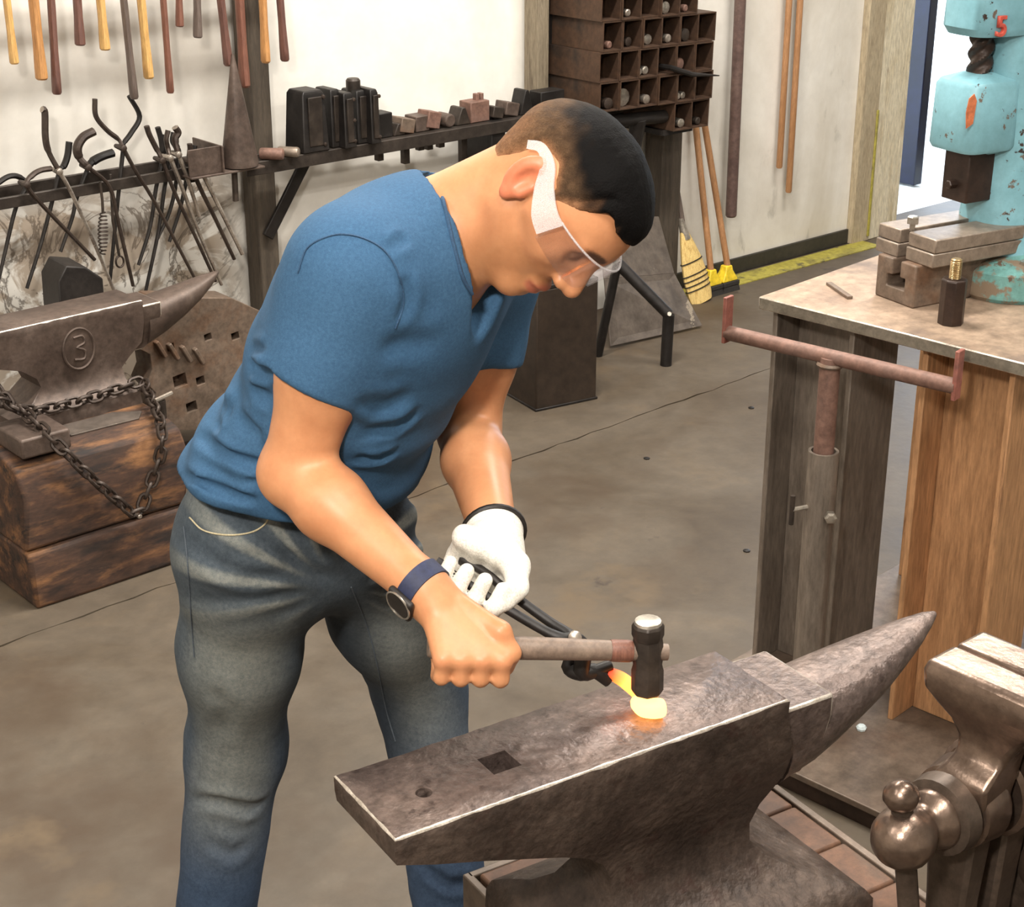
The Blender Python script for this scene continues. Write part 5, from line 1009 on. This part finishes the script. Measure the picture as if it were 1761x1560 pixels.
def denim(P):
    z = P[:, 2]; up = sstep(z+.05*wob(P, 12, 46), .30, .66)[:, None]; c = lc(62, 78, 100)*(1-up)+lc(84, 92, 98)*up; n = wob(P, 22, 41)*.5+.5
    def bl(w, cc):
        nonlocal c; w = np.clip(w, 0, 1)[:, None]; c = c*(1-w)+w*cc
    bl(.55*n*n, lc(50, 62, 78))
    for h, k, sg in ((J['rhip'], J['rkn'], 1.), (J['lhip'], J['lkn'], .75)):
        ax = nrm(k-h); v = P-h.astype(f32); t_ = (v@ax.astype(f32))/np.linalg.norm(k-h); rad = v-np.outer(v@ax, ax); rl_ = np.linalg.norm(rad, axis=1); rad = rad/np.maximum(rl_, 1e-4)[:, None]
        fr_ = rad@nrm(-Dv*.75+pF*.3-Rv*.12).astype(f32); near = np.exp(-(rl_/.125)**8)
        bl(sg*near*sstep(fr_, .35, .95)*sstep(t_, .05, .4)*(1-sstep(t_, .85, 1.5))*(.75+.35*wob(P, 26, 43)), lc(148, 148, 138))
        sd_ = rad@(pL.astype(f32))*(1 if sg == 1 else -1); bl(.75*near*sstep(sd_, .3, .9)*sstep(t_, -.1, .2), lc(40, 48, 58))     # unworn dark dye and painted-in shade on the inside of the leg
    env, s_ = whisk(P); bl(.6*env*sstep(s_, .25, .95), lc(160, 160, 150)); bl(.4*env*sstep(-s_, .4, .95), lc(46, 54, 62))
    return c*(1+.10*wob(P, 210, 45)[:, None])
jm = cloth_mat('faded denim', [(206, 212, 218), (255, 255, 255)], 180, .85, .3, 600, 0)
lj = np.minimum(J['ran'], J['lan'])-.2; hj = np.maximum(J['pel'], J['lkn'])+.2; lj[2] = .02; hj[2] = J['pel'][2]+.12; lj[:2] = np.minimum(lj[:2], J['rhip'][:2]-.2); hj[:2] = np.maximum(hj[:2], J['lkn'][:2]+.2)
jn = sdf_obj('jeans', jeans, lj, hj, .0048, jm, person, denim, 1)
thr = mat('pale seam thread', [(176, 164, 132), (196, 184, 152)], 80, .8, 0, 0); sdk = mat('dark denim seam', [(66, 74, 82), (80, 88, 96)], 80, .85, 0, 0)
seamline('pocket_stitching', [(326, 890), (350, 912), (390, 920), (430, 916), (455, 902), (466, 880)], jeans, .0011, thr, jn)
seamline('side_seam', [(316, 905), (322, 960), (328, 1050), (334, 1130)], jeans, .0009, sdk, jn)
seamline('leg_seam', [(604, 1010), (632, 1080), (650, 1150), (664, 1220), (680, 1275)], jeans, .0011, sdk, jn)
# ---------------------------------------------------------------- glove
def glove(P):
    d = lhand(P, 1.22); ax = nrm(J['lel']-J['lwr']); c0 = J['lwr']+ax*.0; cf = rcone(P, LW-ax*.0, J['lwr']+ax*.03, .034, .040); d = smin(d, cf, .02); return smax(d, plane(P, J['lwr']+ax*.022, ax), .004)-.0006*wob(P, 160, 51)
glm = mat('white cotton glove', [(214, 208, 196), (236, 232, 222)], 60, .9, 0, .3, bscale=400, bdist=.001)
gl = sdf_obj('glove', glove, np.minimum(LA, J['lwr'])-.11, np.maximum(LA, J['lwr'])+.11, .0024, glm, person, None, 1)
ax = nrm(J['lel']-J['lwr']); a, b = frame(ax); c = J['lwr']+ax*.021
obj('cuff_edge', G().tube([c+(a*math.cos(q)+b*math.sin(q))*.0385 for q in np.linspace(0, 2*math.pi, 29)[:-1]], .0042, 8, closed=True), MT['black'], gl)
# ---------------------------------------------------------------- wristwatch
wax = nrm(J['rel']-J['rwr']); wc = J['rwr']+wax*.002; a = nrm(-Uv*.75-Dv*.65-Rv*.25-wax*((-Uv*.75-Dv*.65-Rv*.25)@wax)); b = np.cross(wax, a)
wt = obj('wristwatch', G().loft([[wc+wax*o+(a*math.cos(q)+b*math.sin(q))*(.0305+dr_) for q in np.linspace(0, 2*math.pi, 33)[:-1]] for o, dr_ in ((-.011, 0), (-.011, .003), (.011, .0035), (.011, .0005))], True), mat('navy watch strap', [(34, 40, 66), (44, 50, 80)], 20, .6, 0, .1), person)
obj('watch_case', G().obox(wc+a*.0345, (.0045, .017, .019), (a, b, wax)), MT['black'], wt, bev=.004, bseg=3)
obj('watch_rim', G().tube([wc+a*.0385+b*.0165*math.cos(q)*1.1+wax*.0185*math.sin(q) for q in np.linspace(0, 2*math.pi, 25)[:-1]], .0013, 6, closed=True), MT['bright'], wt)
# ---------------------------------------------------------------- safety glasses
def clear_mat(name, tcol, opaque):
    m = bpy.data.materials.new(name); m.use_nodes = True; nt = m.node_tree; N_ = nt.nodes; P_ = N_['Principled BSDF']; P_.inputs['Base Color'].default_value = (.9, .88, .88, 1); P_.inputs['Roughness'].default_value = .08
    tr = N_.new('ShaderNodeBsdfTransparent'); tr.inputs[0].default_value = tcol; fz = N_.new('ShaderNodeTexNoise'); fz.inputs['Scale'].default_value = 110; mr = N_.new('ShaderNodeMapRange'); mr.inputs[1].default_value = .35; mr.inputs[2].default_value = .65; mr.inputs[3].default_value = opaque*.45; mr.inputs[4].default_value = opaque*1.55; nt.links.new(fz.outputs['Fac'], mr.inputs[0])
    mx = N_.new('ShaderNodeMixShader'); nt.links.new(mr.outputs[0], mx.inputs[0]); nt.links.new(tr.outputs[0], mx.inputs[1]); nt.links.new(P_.outputs[0], mx.inputs[2]); nt.links.new(mx.outputs[0], N_['Material Output'].inputs[0]); return m
gm = clear_mat('clear polycarbonate', (.975, .965, .985, 1), .10); gm.node_tree.nodes['Principled BSDF'].inputs['Metallic'].default_value = 1; am = clear_mat('milky clear plastic', (.96, .94, .94, 1), .36)
g = G(); rin = []; N = 33
def gp(a_, z, off=0): return hw(.030+(.094+off)*math.cos(a_), (.083+off)*math.sin(a_), z)
ang = np.linspace(-1.28, 1.28, N); zt_ = lambda a_: .026-.004*abs(a_); zb_ = lambda a_: -.024+.006*abs(a_)+.017*math.exp(-(a_/.16)**2)
for a_ in ang: rin.append([gp(a_, zb_(a_)), gp(a_, zt_(a_)), gp(a_, zt_(a_), .002), gp(a_, zb_(a_), .002)])
gls = obj('safety_glasses', g.loft(rin), gm, person, sm=50)
for s_ in (-1, 1):
    pts = [gp(s_*1.26, .004, .001), hw(.040, s_*.085, .008), hw(.015, s_*.0845, .020), hw(-.008, s_*.0835, .036), hw(-.03, s_*.080, .036), hw(-.042, s_*.078, .022)]; pts = smooth_path(pts, 5); hs = np.interp(np.linspace(0, 1, len(pts)), [0, .2, .5, .75, 1], [.017, .016, .010, .006, .005]); rings = []
    for i, p in enumerate(pts):
        tn = nrm(pts[min(i+1, len(pts)-1)]-pts[max(i-1, 0)]); vv = nrm(np.cross(tn, hL)); ww = hL*.0014; rings.append([p-vv*hs[i]-ww, p+vv*hs[i]-ww, p+vv*hs[i]+ww, p-vv*hs[i]+ww])
    obj('temple_arm', G().loft(rings), am, gls, sm=50)
obj('brow_bar', G().tube([gp(a_, zt_(a_), .001) for a_ in ang], .0014, 6), am, gls)
# ---------------------------------------------------------------- shoes
for s_, an in ((-1, J['ran']), (1, J['lan'])):
    fd = nrm(np.array([pF[0], pF[1], 0])+pL*np.array([1, 1, 0])*.25*s_); c = np.array([an[0], an[1], 0]); sdv = np.cross(Zv, fd)
    def shoe(P, c=c, fd=fd, sdv=sdv):
        d = rcone(P, c-fd*.05+Zv*.045, c+fd*.10+Zv*.035, .042, .040); d = smin(d, rcone(P, c+fd*.10+Zv*.032, c+fd*.165+Zv*.028, .042, .030), .03); d = smin(d, rcone(P, c-fd*.02+Zv*.05, c-fd*.02+Zv*.10, .045, .046), .03); return smax(d, .004-P[:, 2], .004)
    sdf_obj('shoe', shoe, c-np.array([.25, .25, .01]), c+np.array([.25, .25, .17]), .006, MT['black'], person, None, 1)
